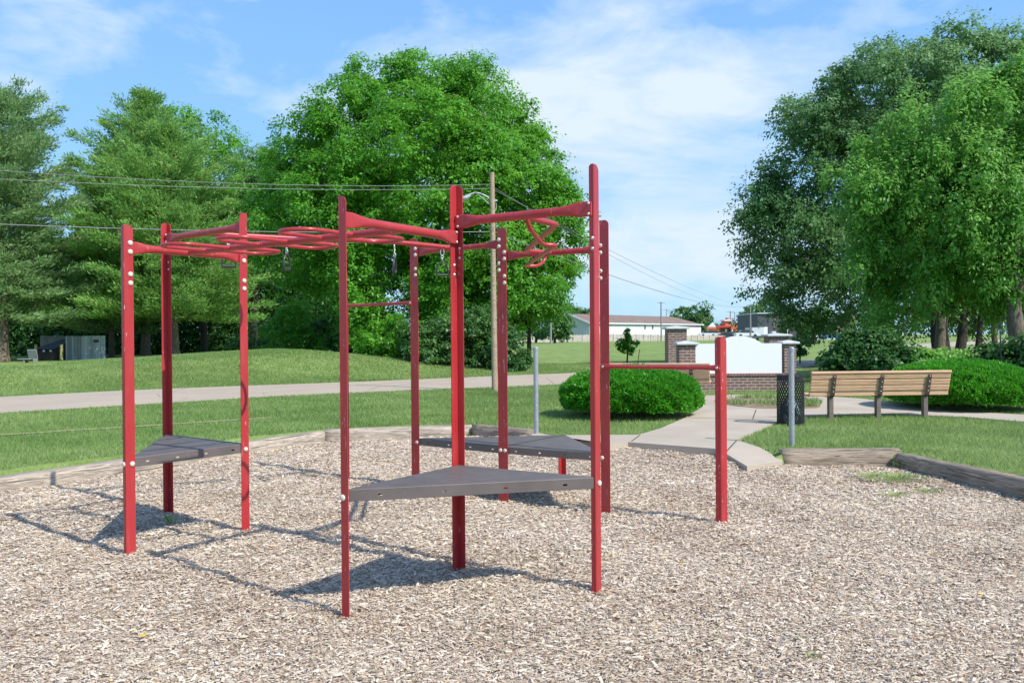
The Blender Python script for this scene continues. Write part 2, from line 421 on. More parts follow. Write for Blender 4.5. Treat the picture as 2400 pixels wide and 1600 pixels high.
def grid_mesh(name, xs, ys, zf, mat):
    X, Y = np.meshgrid(xs, ys); Z = zf(X, Y)
    V = np.stack([X, Y, Z], -1).reshape(-1, 3); nx, ny = len(xs), len(ys)
    i = np.arange(ny - 1)[:, None] * nx + np.arange(nx - 1)[None]; Fc = np.stack([i, i + 1, i + nx + 1, i + nx], -1).reshape(-1, 4)
    return link(name, uniform_mesh(name, V, 4, smooth=True, faces=Fc), mat)
def spaced(pts):
    out = []
    for a, b, st in pts: out += list(np.arange(a, b, st))
    return np.array(sorted(set(np.round(out, 3))))
xs = spaced([(-2500, -500, 200), (-500, -80, 20), (-80, -16, 1.5), (-16, 16, .14), (16, 90, 1.5), (90, 500, 20), (500, 2501, 200)])
ys = spaced([(-400, -40, 40), (-40, -5, 2.5), (-5, 26, .14), (26, 70, .9), (70, 250, 8), (250, 1000, 50), (1000, 3001, 250)])
cz = LZ + .03
top = [(1247, 1020), (1325, 1019), (1497, 1018), (1548, 1003), (1599, 981), (1640, 957), (1645, 940), (1655, 926), (1760, 924), (1900, 926), (2028, 934), (2105, 946), (2200, 960), (2420, 972), (2900, 990)]
bot = [(2900, 1020), (2420, 989), (2254, 976), (2086, 969), (1947, 972), (1870, 976), (1834, 984), (1790, 1001), (1727, 1030), (1780, 1046), (1831, 1060)]
edge = [(1834, 1098), (1751, 1098), (1706, 1071), (1674, 1053), (1472, 1038), (1430, 1043), (1247, 1022)]
P1 = [G(a, b, cz)[:2] for a, b in top + bot]
P2 = [G(a, b, WZ.get(a, 0) + (.035 if a in (1247, 1430, 1472, 1674) else .02))[:2] for a, b in edge]
poly = P1 + P2
e_lo = P2[1]
def lowz(p):
    d = min(np.linalg.norm(np.asarray(p) - P2[1]), np.linalg.norm(np.asarray(p) - P2[0]))
    return cz - .09 * max(0, 1 - d / .8)
def lawn_z(X, Y):
    Z = terrain(X, Y)
    inside = inpoly(X, Y, MPa); Z = np.where(inside, -.35, Z)
    q = np.hypot(X - P2[1][0], Y - P2[1][1]); q = np.minimum(q, np.hypot(X - P2[0][0], Y - P2[0][1]))
    Z = np.where(inpoly(X, Y, np.array(poly)), np.minimum(Z, cz - .09 * np.maximum(0, 1 - q / .8) - .05), Z)
    Z = np.where((~inside) & (Y < 18), Z + .012 * np.sin(X * 3.1) * np.sin(Y * 2.7), Z)
    return Z
tag(grid_mesh('lawn', xs, ys, lawn_z, M['lawn']), kind='structure')
tag(grid_mesh('playground_bed', np.arange(-10.5, 9, .1), np.arange(-4.2, 15.2, .1), lambda X, Y: np.where(inpoly(X, Y, MPa), mulch_z(X, Y) - .012, -.2), M['mulchbase']), kind='structure')

def strip(name, L, Rr, mat, off=.012, n=60, skirt=True):
    """sheet between two plan polylines, following the ground"""
    def res(P):
        P = np.array(P); d = np.r_[0, np.cumsum(np.linalg.norm(np.diff(P, axis=0), axis=1))]; u = np.linspace(0, d[-1], n)
        return np.stack([np.interp(u, d, P[:, 0]), np.interp(u, d, P[:, 1])], 1)
    A, B = res(L), res(Rr); m = 8; V = []
    for k in range(m + 1):
        P = A * (1 - k / m) + B * k / m; V.append(np.c_[P, terrain(P[:, 0], P[:, 1]) + off])
    V = np.concatenate(V); i = np.arange(m)[:, None] * n + np.arange(n - 1)[None]
    return tag(link(name, uniform_mesh(name, V, 4, smooth=True, faces=np.stack([i, i + 1, i + n + 1, i + n], -1).reshape(-1, 4)), mat), kind='structure')
near = [(-420, 1015), (0, 970), (300, 953), (660, 932), (1000, 915), (1316, 902), (1600, 884), (1880, 861), (1985, 846), (2090, 824), (2400, 803)]
far = [(-420, 962), (0, 931), (300, 917), (660, 902), (1000, 889), (1316, 878), (1600, 864), (1880, 846), (1985, 834), (2090, 812), (2400, 796)]
RDN = [G(a, b, LZ)[:2] for a, b in near]; RDF = [G(a, b, LZ)[:2] for a, b in far]
strip('road', RDN, RDF, M['road'], .02, 160)

# the concrete walk and plaza
import bmesh
def slab(name, poly, th, mat, zf):
    from mathutils.geometry import tessellate_polygon
    tri = tessellate_polygon([[Vector((p[0], p[1], 0)) for p in poly]]); n = len(poly)
    V = [(p[0], p[1], zf(p)) for p in poly] + [(p[0], p[1], zf(p) - th) for p in poly]
    mb = MB().add(V, [tuple(t_) for t_ in tri] + [(i, (i + 1) % n, n + (i + 1) % n, n + i) for i in range(n)]); return mb.build(name, mat)
tag(slab('walkway', poly, .45, M['concrete'], lowz), kind='structure')
# joints in the concrete, as thin dark grooves lying on it
jm = simple('joint_dark', (.10, .085, .07), .95)
mb = MB()
for a, b in (((1612, 978), (1830, 985)), ((1772, 960), (1764, 982)), ((1500, 1019), (1480, 1034)), ((1727, 1031), (1700, 1060))):
    p, q = G(a[0], a[1], cz), G(b[0], b[1], cz); mb.box((p + q) / 2 + (0, 0, .001), (np.linalg.norm(q - p), .018, .004), X=q - p)
tag(mb.build('pavement_joint', jm), kind='structure')
# planting bed in the plaza
bc = G(1800, 944, cz); th = np.linspace(0, 2 * math.pi, 40, endpoint=False)
er = G(1800, 933, cz)[1] - bc[1]
bw = 115 / F * bc[1]
bedp = [(bc[0] + bw * math.cos(a) * (1 + .05 * math.sin(3 * a)), bc[1] + 1.5 * math.sin(a) * (1 + .06 * math.sin(5 * a))) for a in th]
mb = MB(); n = len(bedp); V = [(p[0], p[1], cz + .004) for p in bedp] + [(bc[0] + (p[0] - bc[0]) * .5, bc[1] + (p[1] - bc[1]) * .5, cz + .05) for p in bedp] + [(bc[0], bc[1], cz + .06)]
mb.add(V, [(i, (i + 1) % n, n + (i + 1) % n, n + i) for i in range(n)] + [(n + i, n + (i + 1) % n, 2 * n) for i in range(n)], True)
tag(mb.build('soil', simple('bed_soil', (.26, .18, .115), .95, .4, 6, bump=.01)), kind='structure')
# worn footpath line through the lawn on the left, bare soil
l1 = [(-300, 1040), (0, 1022), (250, 1006), (470, 992), (640, 981)]
strip('dirt_path', [G(a, b, LZ)[:2] for a, b in l1], [G(a, b - 2.2, LZ)[:2] for a, b in l1], simple('dry_soil', (.36, .30, .17), .95, .3, 3), .018, 40)

# ------------------------------------------------------------------ wood chips, grass blades
def scatter(n, dmin, dmax, power, margin=.9):
    u = rng.random(n); e = 2 - power
    d = (dmin ** e + u * (dmax ** e - dmin ** e)) ** (1 / e)
    x = (rng.random(n) * 2 - 1) * (d * .6 + margin); return x, d
def chips():
    n = 600000; x, y = scatter(n, 2.9, 14.5, 1.45)
    k = inpoly(x, y, MPa); x, y = x[k], y[k]; n = len(x)
    g = np.clip(y / 4.5, .9, 3) ** .30
    L = rng.lognormal(math.log(.0090), .42, n).clip(.005, .036) * g; Wd = L * rng.uniform(.16, .5, n) * .9; Wd = Wd.clip(.002, .0085) * g ** .5
    T = Wd * rng.uniform(.25, .8, n)
    th = rng.normal(.12, .75, n); th = np.where(rng.random(n) < .5, rng.random(n) * math.pi, th)
    tilt = rng.normal(0, .20, n); roll = rng.normal(0, .45, n)
    ax = np.stack([np.cos(th) * np.cos(tilt), np.sin(th) * np.cos(tilt), np.sin(tilt)], 1)
    sd = np.stack([-np.sin(th), np.cos(th), np.zeros(n)], 1); up = np.cross(ax, sd)
    cr, sr = np.cos(roll)[:, None], np.sin(roll)[:, None]; sd, up = sd * cr + up * sr, up * cr - sd * sr
    z = mulch_z(x, y) + rng.uniform(-.006, .012, n); C = np.stack([x, y, z], 1)
    def p(a, b, c): return C + ax * (L * a)[:, None] + sd * (Wd * b)[:, None] + up * (T * c)[:, None]
    j = lambda s=.25: rng.uniform(-s, s, n)
    V = np.stack([p(-1 + j(), -.8 + j(), 0 * T), p(1 + j(), -.9 + j(), 0 * T), p(1 + j(), .8 + j(), 0 * T), p(-1 + j(), .9 + j(), 0 * T), p(-.75 + j(), j(.4), 1 + 0 * T), p(.75 + j(), j(.4), 1 + 0 * T)], 1).reshape(-1, 3)
    b = np.arange(n)[:, None] * 6
    Fq = np.concatenate([b + [0, 1, 5, 4], b + [2, 3, 4, 5], b + [1, 2, 5, 5], b + [3, 0, 4, 4]], 1)
    # triangles only: split
    T3 = np.concatenate([b + [0, 1, 5], b + [0, 5, 4], b + [2, 3, 4], b + [2, 4, 5], b + [1, 2, 5], b + [3, 0, 4]], 1).reshape(-1, 3)
    sh = rng.random(n); sh = np.clip(sh, 0, 1); sh = np.where(rng.random(n) < .004, 1., sh * .95)
    me = uniform_mesh('wood_chips', V, 3, shade=np.repeat(sh, 6), faces=T3)
    return tag(link('wood_chips', me, M['chips']), 'pale loose wood chip mulch covering the playground floor', 'mulch', kind='stuff')
chips()

ROADP = np.array(list(RDN) + list(RDF)[::-1]); WALKP = np.array(poly)
BEDP = np.array(bedp)
def blades():
    n = 420000; x, y = scatter(n, 8, 30, 1.35, 1.2)
    x2 = rng.uniform(-12, 9, 60000); y2 = rng.uniform(6, 20, 60000); x3, y3 = scatter(230000, 20, 46, 1.0, 2); x3 = -abs(x3) + 4; x = np.r_[x, x2, x3]; y = np.r_[y, y2, y3]
    k = ~inpoly(x, y, MPa) & ~inpoly(x, y, ROADP) & ~inpoly(x, y, WALKP) & (y > 8.3)
    for a, b in zip(MP[:-4], MP[1:-3]):            # off the timbers
        d = b - a; L = np.hypot(*d); t = ((x - a[0]) * d[0] + (y - a[1]) * d[1]) / L; q = -((x - a[0]) * d[1] - (y - a[1]) * d[0]) / L
        k &= ~((t > -.05) & (t < L + .05) & (q > -.03) & (q < .165))
    pl = [G(a, b, LZ)[:2] for a, b in l1]
    for a, b in zip(pl[:-1], pl[1:]):
        d = b - a; L = np.hypot(*d); t = ((x - a[0]) * d[0] + (y - a[1]) * d[1]) / L; q = abs((x - a[0]) * d[1] - (y - a[1]) * d[0] + .1) / L
        k &= ~((t > 0) & (t < L) & (q < .13) & (rng.random(len(x)) < .8))
    x, y = x[k], y[k]; n = len(x); g = (y / 11).clip(.9, 4)
    h = rng.uniform(.03, .075, n) * g ** .25; w = .0045 * g ** .9 * rng.uniform(.7, 1.4, n)
    a = rng.random(n) * 2 * math.pi; ln = rng.uniform(.2, 1.0, n) * h
    z = terrain(x, y) - .005; B = np.stack([x, y, z], 1); s = np.stack([np.cos(a), np.sin(a), 0 * a], 1)
    la = rng.random(n) * 2 * math.pi; tip = B + np.stack([np.cos(la) * ln, np.sin(la) * ln, h], 1)
    V = np.stack([B - s * w[:, None], B + s * w[:, None], tip], 1).reshape(-1, 3)
    patch = .5 + .30 * np.sin(x * 1.3 + np.sin(y * .9) * 2) * np.sin(y * 1.1 + x * .4) + .22 * np.sin(x * .43 + 1 + np.sin(y * .31)) * np.sin(y * .52) + .15 * np.sin(x * 5.1 + y * 2) * np.sin(y * 4.3 - x)
    sh = (rng.random(n) * .55 + patch * .45).clip(0, 1)
    me = uniform_mesh('grass', V, 3, shade=sh)
    tag(link('grass', me, M['blade']), 'short mown green grass blades on the lawns around the playground', 'grass', kind='stuff')
    # weeds on the planting bed
    n = 5000; r = np.sqrt(rng.random(n)); a = rng.random(n) * 6.283
    x = bc[0] + bw * .97 * r * np.cos(a); y = bc[1] + 1.45 * r * np.sin(a); k = (np.sin(x * 2.3) + np.sin(y * 3 + x) + rng.normal(0, .7, n)) > .2; x, y = x[k], y[k]; n = len(x)
    B = np.stack([x, y, cz + .03 + 0 * x], 1); h = rng.uniform(.04, .14, n); s = np.stack([np.cos(a[:n]), np.sin(a[:n]), 0 * x], 1)
    V = np.stack([B - s * .012, B + s * .012, B + np.stack([rng.normal(0, .05, n), rng.normal(0, .05, n), h], 1)], 1).reshape(-1, 3)
    tag(link('bed_weeds', uniform_mesh('bed_weeds', V, 3, shade=rng.random(n)), M['blade']), 'sparse weeds growing over the round plaza bed', 'weeds', kind='stuff')
blades()
def tuft(px, py, z, r, n, hh, label, name='weed_tuft', wide=.006):
    c = G(px, py, z); a = rng.random(n) * 6.283; q = rng.random(n) * r
    B = np.stack([c[0] + np.cos(a) * q * 1.5, c[1] + np.sin(a) * q, z + 0 * q], 1); s = np.stack([-np.sin(a), np.cos(a), 0 * a], 1)
    tip = B + np.stack([np.cos(a) * hh * .8, np.sin(a) * hh * .8, rng.uniform(.5, 1, n) * hh], 1)
    mid = (B + tip) / 2 + np.array([0, 0, hh * .2])
    V = np.stack([B, mid - s * wide, tip, mid + s * wide], 1).reshape(-1, 3)
    o = link(name, uniform_mesh(name, V, 4, shade=.5 + .5 * rng.random(n)), M['blade']); center(o, c)
    return tag(o, label, 'weed', 'weeds sprouting from the mulch')
tuft(402, 1228, 0, .03, 16, .09, 'small bright weed sprout in the shadow below the left deck', wide=.012)
tuft(2100, 1125, 0, .26, 420, .07, 'largest patch of grass growing in the mulch beside the right timbers')
tuft(2048, 1118, 0, .14, 120, .06, 'sparse grass tuft just left of the largest mulch grass patch')
tuft(2098, 1163, 0, .10, 80, .05, 'small grass tuft in the mulch below the largest grass patch')
tuft(2175, 1152, 0, .12, 60, .04, 'thin grass tuft in the mulch between patch and timber')
tuft(1905, 1541, 0, .03, 14, .03, 'tiny green sprout in the mulch near the bottom right')
tuft(1880, 1497, 0, .02, 8, .02, 'tiniest sprout just above another one at the bottom right')
tuft(2118, 1100, 0, .05, 50, .12, 'weed growing at the joint of the two right timbers')
tuft(1785, 1093, .03, .08, 60, .06, 'grass tuft at the concrete ramp edge left of the right timber')
tuft(1093, 1022, 0, .12, 60, .08, 'weeds at the foot of the short dark back timber')
tuft(780, 1030, 0, .15, 70, .07, 'weeds at the joint of the two long back timbers')
c = G(338, 1489, .012); mb = MB()
mb.add([c + (-.035, 0, .004), c + (-.01, -.014, 0), c + (.02, -.004, .006), c + (.042, .01, .012), c + (.015, .014, .004), c + (-.012, .012, .01)], [(0, 1, 2, 5), (2, 3, 4, 5)])
tag(center(mb.build('fallen_leaf', M['leafyellow'])), 'single yellow leaf lying on the mulch at lower left', 'leaf')

# ------------------------------------------------------------------ timbers
def timber(a, b, z0, z1, w, mat, label, ext=(0, 0), zb=None):
    a = np.array([*a, 0.]); b = np.array([*b, 0.]); d = unit(b - a); a = a - d * ext[0]; b = b + d * ext[1]
    nrm = np.array([-d[1], d[0], 0.]); L = np.linalg.norm(b - a)
    nx = max(6, int(L / .12)); prof = []
    hy, hz = w / 2, (z1 - z0) / 2; c = .018
    ring = [(-hy, -hz), (-hy, -hz * .3), (-hy, hz * .3), (-hy, hz - c), (-hy + c, hz), (-hy * .3, hz), (hy * .3, hz), (hy - c, hz), (hy, hz - c), (hy, -hz)]
    V = []
    for i in range(nx + 1):
        x = -L / 2 + L * i / nx
        for q, (y, z) in enumerate(ring):
            j = rng.normal(0, .0035); V.append((x + (rng.normal(0, .006) if i in (0, nx) else 0), y + j, z + rng.normal(0, .0025)))
    k = len(ring); fs = [tuple(range(k)), tuple(range(nx * k + k - 1, nx * k - 1, -1))]
    for i in range(nx):
        for q in range(k): r = (q + 1) % k; fs.append((i * k + q, i * k + k + q, i * k + k + r, i * k + r))
    mb = MB().add(V, fs, True); o = mb.build('landscape_timber', mat, keep=True)
    for p in o.data.polygons: p.use_smooth = len(p.vertices) == 4
    mid = (a + b) / 2 + nrm * w / 2; o.location = (*mid[:2], (z0 + z1) / 2); o.rotation_euler = (0, 0, math.atan2(d[1], d[0]))
    return tag(o, label, 'timber', 'landscape timbers edging the playground')
timber(MP[0], MP[3], -.2, .165, .17, M['timberpale'], 'longest pale timber edging the mulch at the far left', (1, 0))
timber(MP[3], MP[5], -.2, .185, .16, M['timberpale'], 'pale timber behind the front posts, between left timber and short dark one', (0, .0))
timber(MP[5] + (.0, -.06), MP[6] + (-.02, -.02), -.2, .20, .16, M['timberdark'], 'short dark grey timber left of the thin metal pole')
timber(MP[12], MP[13], -.2, .235, .15, M['timberdark'], 'brown timber right of the concrete ramp below the trash can', (0, .1))
timber(MP[13], MP[15], -.2, .19, .15, M['timberdark'], 'rightmost timber running out of the picture toward the viewer', (-.06, 1))

# ------------------------------------------------------------------ climbing frame
A = G(803, 1439); B = G(1397, 1389); C = G(1076, 1332)
L1 = G(297, 1303); L3 = G(584, 1240); L2 = G(397, 1197)
E = G(1170, 1172); Fp = G(1410, 1199); Dp = G(966, 1143); Hp = G(1690, 1228); Kp = G(807, 1117)
u = unit(C - A); v = unit(B - C); v = unit(v - u * np.dot(u, v) * .5); up = np.array([0, 0, 1.])
u2 = unit(L3 - L1); v2 = unit(L3 - L2)
v3 = unit(Fp - Dp); u3 = np.array([-v3[1], v3[0], 0])
Gp = E + u3 * np.linalg.norm(Fp - E) * 1.05
frame = empty('climbing_frame', (C[0], C[1], 0), 'red metal climbing frame with overhead beams, looped ladder and three dark decks', 'climbing frame')
beams_lo, beams_hi = 2.36, 2.47
def post(P, z1, leg1, leg2, bolts=(), mat='red', sink=.35):
    """two flat legs folded at P: leg = (direction, length, outer side normal)"""
    mb = MB(); t = .006
    for q, (d, L, nrm) in enumerate((leg1, leg2)):
        d = unit(d); nrm = unit(nrm); k = 9; r = min(.045, L * .75)
        prof = [(0, -sink), (L, -sink), (L, z1 - r)] + [(L - r + r * math.cos(a), z1 - r + r * math.sin(a)) for a in np.linspace(0, math.pi / 2, k)[1:]] + [(0, z1)]
        n = len(prof); s0 = 0 if q == 0 else t
        a_ = [P + d * (max(x, s0)) + up * z + nrm * t * .5 for x, z in prof]; b_ = [P + d * (max(x, s0)) + up * z - nrm * t * .5 for x, z in prof]
        mb.add(a_ + b_, [tuple(range(n)), tuple(range(2 * n - 1, n - 1, -1))] + [(i, (i + 1) % n, n + (i + 1) % n, n + i) for i in range(n)])
    mb.tube([P + up * -sink, P + up * (z1 - .001)], .0042, 8)
    o = mb.build('post', M[mat], frame)
    for (leg, off, zz, side, kind) in bolts:
        d, L, nrm = (leg1, leg2)[leg]; d = unit(d); nrm = unit(nrm)
        for z in zz:
            bo = MB(); c0 = P + d * off + up * z + nrm * side * .003
            if kind == 'big': bo.dome(c0, nrm * side, .020, .013, 14)
            else: bo.dome(c0, nrm * side, .0085, .008, 8); bo.dome(c0, nrm * side, .0125, .003, 8)
            bo.build('bolt', M['bolt' if kind == 'big' else 'steel'], o)
    return o
def pair(z): return [z + .034, z - .034]
ZD = .745; ZB = .55
post(A, 2.50, (v, .055, -u), (u, .045, -v), [(0, .012, [.70], 1, 'big')])
post(C, 2.73, (-u, .074, v), (v, .056, -u), [(0, .030, pair(2.13), 1, 'sm'), (1, .026, pair(2.25), 1, 'sm')])
post(B, 2.76, (-v, .030, -u), (u, .070, v), [(1, .05, [.70], 1, 'big'), (0, .008, pair(2.25), 1, 'sm')])
post(L1, 2.53, (u2, .074, v2), (-v2, .040, -u2), [(0, .050, pair(2.36) + pair(2.12), 1, 'big'), (0, .050, [.70], 1, 'big'), (1, .02, [.70], 1, 'big')])
post(L3, 2.74, (-u2, .074, v2), (-v2, .04, u2), [(0, .03, pair(2.36) + pair(2.12), 1, 'big'), (0, .03, [.70], 1, 'big')])
post(L2, 2.77, (-u2, .062, v2), (v2, .07, -u2), [(1, .03, pair(2.62) + pair(2.36), 1, 'sm')])
post(E, 2.75, (v3, .112, -u3), (u3, .05, -v3), [(0, .022, pair(2.60) + pair(2.36), 1, 'big'), (0, .088, pair(2.47) + pair(2.23), 1, 'big'), (0, .024, [.51], 1, 'big'), (0, .080, [.51], 1, 'big')], 'redworn')
post(Fp, 2.74, (v3, .094, -u3), (u3, .05, -v3), [(0, .008, pair(2.47) + pair(2.23), 1, 'big'), (0, .012, [.51], 1, 'big')], 'redworn')
post(Dp, 2.74, (v3, .108, -u3), (u3, .05, -v3), [(0, .076, pair(2.59) + pair(2.37), 1, 'big'), (0, .075, [.51], 1, 'big')])
post(Kp, 2.12, (v3, .085, -u3), (u3, .05, -v3), [])
post(Gp, .535, (-u3, .06, v3), (v3, .06, -u3), [])
post(Hp, 1.64, (-v, .046, -u), (unit(u + v * .35), .085, v - u * .35), [(0, .012, [1.365], 1, 'sm')])

def beam(a, b, z, r=.030, f0=True, f1=True, name='beam', mid=None, plate=.075, e0=.0, e1=.0, zb=None):
    a = np.array([a[0], a[1], z]); b = np.array([b[0], b[1], z if zb is None else zb]); d = unit(b - a); L = np.linalg.norm(b - a)
    ts, sec = [], []
    ph = r * 1.62; pt = .011
    if f0: ts += [0, .03, .085, .10, .16, .23]; sec += [(pt, ph * .93, 8), (pt, ph, 8), (pt, ph, 8), (pt * 1.4, ph * .97, 5), (r * .78, r * 1.22, 2.6), (r, r, 2)]
    else: ts += [0]; sec += [(r, r, 2)]
    nn = 5
    for k in range(1, nn): ts.append(.23 + (L - .46) * k / nn); sec.append((r, r, 2))
    if f1: ts += [L - .23, L - .16, L - .10, L - .085, L - .03, L]; sec += [(r, r, 2), (r * .78, r * 1.22, 2.6), (pt * 1.4, ph * .97, 5), (pt, ph, 8), (pt, ph, 8), (pt, ph * .93, 8)]
    else: ts += [L]; sec += [(r, r, 2)]
    return MB().loft([a + d * t for t in ts], sec, 20), a, b, d
def put_beam(a, b, z, side=None, offs=None, bolts=(), **kw):
    mb, a3, b3, d = beam(a, b, z, **kw); o = mb.build(kw.get('name', 'beam'), M['red'], frame)
    for (end, off, side_n) in bolts:
        p = (a3 + d * off) if end == 0 else (b3 - d * off)
        for dz in (.034, -.034): MB().dome(p + up * dz + unit(side_n) * .011, side_n, .0095, .009, 10).build('bolt', M['steel'], o)
    return a3, b3
aAC = put_beam(A + v * .022 + u * .0, C + v * .016 - u * .012, beams_lo, bolts=[(1, .022, v)])
aCB = put_beam(C - u * .018 + v * .008, B - u * .018 - v * .004, beams_hi, bolts=[(0, .024, -u), (1, .016, -u)])
aLL = put_beam(L1 - v2 * .018 + u2 * .02, L3 - v2 * .018 - u2 * .005, beams_lo)
aL2 = put_beam(L2 - u2 * .018 + v2 * .012, L3 - u2 * .018 - v2 * .01, 2.62, bolts=[(0, .024, -u2)])
aDE = put_beam(Dp + u3 * .02 + v3 * .06, E + u3 * .02 + v3 * .05, 2.59, r=.028)
aEF = put_beam(E + u3 * .02 + v3 * .07, Fp + u3 * .02 + v3 * .03, 2.47, r=.028)
# pull-up bars
def bar(a, b, z, r=.0175, bolts=True):
    a = np.array([a[0], a[1], z]); b = np.array([b[0], b[1], z]); d = unit(b - a); L = np.linalg.norm(b - a)
    ts = [0, .035, .07, .13, L - .13, L - .07, L - .035, L]; sec = [(.008, .027, 4), (.008, .027, 4), (.011, .024, 3), (r, r, 2), (r, r, 2), (.011, .024, 3), (.008, .027, 4), (.008, .027, 4)]
    o = MB().loft([a + d * t for t in ts], sec, 16).build('pull_up_bar', M['red'], frame)
    n = unit(np.cross(up, d)); n = n if n[1] < 0 else -n
    for p in (a + d * .022, b - d * .022): MB().dome(p + n * .008, n, .012, .008, 10).build('bolt', M['steel'], o)
bar(Kp - u3 * .015 + v3 * .03, Dp - u3 * .015 + v3 * .03, 2.035)
bar(Fp - u3 * .015 + v3 * .01, Hp - u * .012 - v * .002, 1.368)
# looped ladder between the left tower and the front tower
S0 = (aLL[0] + aLL[1]) / 2; S1 = (aAC[0] + aAC[1]) / 2; sd = unit(S1 - S0); sp = np.array([-sd[1], sd[0], 0])
if sp[1] < 0: sp = -sp
o = MB().tube([S0 - sd * .005, S0 + sd * .08, (S0 + S1) / 2, S1], .026, 18).build('ladder_spine', M['red'], frame)
Ls = np.linalg.norm(S1 - S0)
for k in range(3):
    c = S0 + sd * (Ls * (.17 + .285 * k))
    for sgn, sh in ((-1, 0), (1, .09)):
        cc = c + sd * sh; w = .155; ln = .46; pth = []
        pth.append(cc - sd * w); pth.append(cc - sd * w + sp * sgn * (ln - w) * .5); 
        for a in np.linspace(0, math.pi, 11): pth.append(cc + sp * sgn * (ln - w * .75) - sd * w * math.cos(a) + sp * sgn * w * .75 * math.sin(a))
        pth.append(cc + sd * w + sp * sgn * (ln - w) * .5); pth.append(cc + sd * w)
        MB().tube(pth, .0145, 12).build('hand_loop', M['red'], frame)
# trapeze tube with hanging handles
T0 = (aL2[0] + aL2[1]) / 2; T1 = (aDE[0] + aDE[1]) / 2
Tm = lerp(T0, T1, .68) + np.array([.04, -.10, .012])
tp = curve([T0, lerp(T0, T1, .33) + (0, -.02, 0), Tm, T1], 8)
MB().tube(tp, .024, 16).build('trapeze_beam', M['red'], frame)
# zigzag rail between front and back towers
Z0 = (aCB[0] + aCB[1]) / 2; Z1 = (aEF[0] + aEF[1]) / 2
c1 = D(1304, 527, 6.20); c1[2] = 2.455; c2 = D(1233, 592, 8.22); c2[2] = 2.455
c1 = np.array([.33, 6.20, 2.465]); c2 = np.array([.135, 8.15, 2.47])
MB().tube(rounded([Z0, c1, c2, Z1], .07), .022, 14).build('zigzag_rail', M['red'], frame)
dn = np.array([0, 0, -.145])
q0 = Z0 + (c1 - Z0) * .15; q3 = Z1
MB().tube(rounded([q0, q0 + dn * .55 + (.03, .05, 0), c1 + dn + (-.10, .02, 0), c1 + dn + (.0, .05, 0), c2 + dn + (0, -.04, 0), c2 + dn + (.11, 0, 0), Z1 + dn * .6 + (-.08, -.02, 0), Z1 + (-.05, -.01, 0)], .05), .0165, 12).build('grip_rail', M['red'], frame)

# decks
def deck(corners, z, nslot=4, seam=None, cut=.014, rim=.072):
    c = [np.asarray(p, float)[:2] for p in corners]; n = len(c); poly = []; cen = sum(c) / n
    for i in range(n):
        a = unit(c[i - 1] - c[i]); b = unit(c[(i + 1) % n] - c[i]); ca = cut if np.dot(a, b) > -.9 else 0
        if ca: poly += [c[i] + a * ca, c[i] + b * ca]
        else: poly.append(c[i])
    mb = MB(); m = len(poly); r1 = .010
    inner = [p + unit(cen - p) * r1 for p in poly]
    V = [(*p, z) for p in inner] + [(*p, z - r1 * .8) for p in poly]
    mb.add(V, [tuple(range(m))] + [(i, (i + 1) % m, m + (i + 1) % m, m + i) for i in range(m)])
    for i in range(m):
        a, b = poly[i], poly[(i + 1) % m]; L = np.linalg.norm(b - a)
        zt, z0 = z - r1 * .8, z - rim; d = unit(b - a)
        if L < .3: mb.add([(*a, z0), (*b, z0), (*b, zt), (*a, zt)], [(0, 1, 2, 3)]); continue
        sl = [(k + .5 + .0) / nslot * L for k in range(nslot)]; xs_ = [0]; h = .017; za, zc = z - .046, z - .034
        for s_ in sl: xs_ += [s_ - h, s_ + h]
        xs_.append(L)
        for k in range(len(xs_) - 1):
            p, q = a + d * xs_[k], a + d * xs_[k + 1]
            if k % 2 == 0: mb.add([(*p, z0), (*q, z0), (*q, zt), (*p, zt)], [(0, 1, 2, 3)])
            else:
                mb.add([(*p, z0), (*q, z0), (*q, za), (*p, za)], [(0, 1, 2, 3)]); mb.add([(*p, zc), (*q, zc), (*q, zt), (*p, zt)], [(0, 1, 2, 3)])
                e = .006; e2 = (za + zc) / 2
                for P_, s_ in ((p, 1), (q, -1)):
                    mb.add([(*P_, za), (*(P_ + d * e * s_), za), (*P_, e2)], [(0, 1, 2)]); mb.add([(*P_, zc), (*(P_ + d * e * s_), zc), (*P_, e2)], [(0, 1, 2)])
        # thickness lip at the bottom
        nn = unit(cen - (a + b) / 2); mb.add([(*a, z0), (*b, z0), (*(b + nn * .03), z0), (*(a + nn * .03), z0)], [(0, 1, 2, 3)])
    me = bpy.data.meshes.new('deck'); me.from_pydata(mb.v, [], mb.f); me.update()
    o = link('deck', me, M['deck'], frame)
    sm = o.modifiers.new('s', 'SOLIDIFY'); sm.thickness = .004; sm.offset = 0
    if seam is not None:
        a, b = [np.array([*np.asarray(s_)[:2], z + .003]) for s_ in seam]
        MB().box((a + b) / 2, (np.linalg.norm(b - a) * .96, .012, .002), X=b - a).build('deck_seam', M['brown'], o)
    return o
deck([A + v * .012 + u * .02, B - v * .0 + u * .01, C + (v - u) * .012], ZD)
deck([L1 - v2 * .01 + u2 * .04, L3 - u2 * .01 - v2 * .008, L2 + v2 * .01 - u2 * .03], ZD)
deck([Dp + u3 * .012 + v3 * .07, E + v3 * .056 + u3 * .012, Fp + u3 * .012 + v3 * .03, Gp + v3 * .05], ZB, 4, seam=(E + v3 * .06, Gp + v3 * .05))

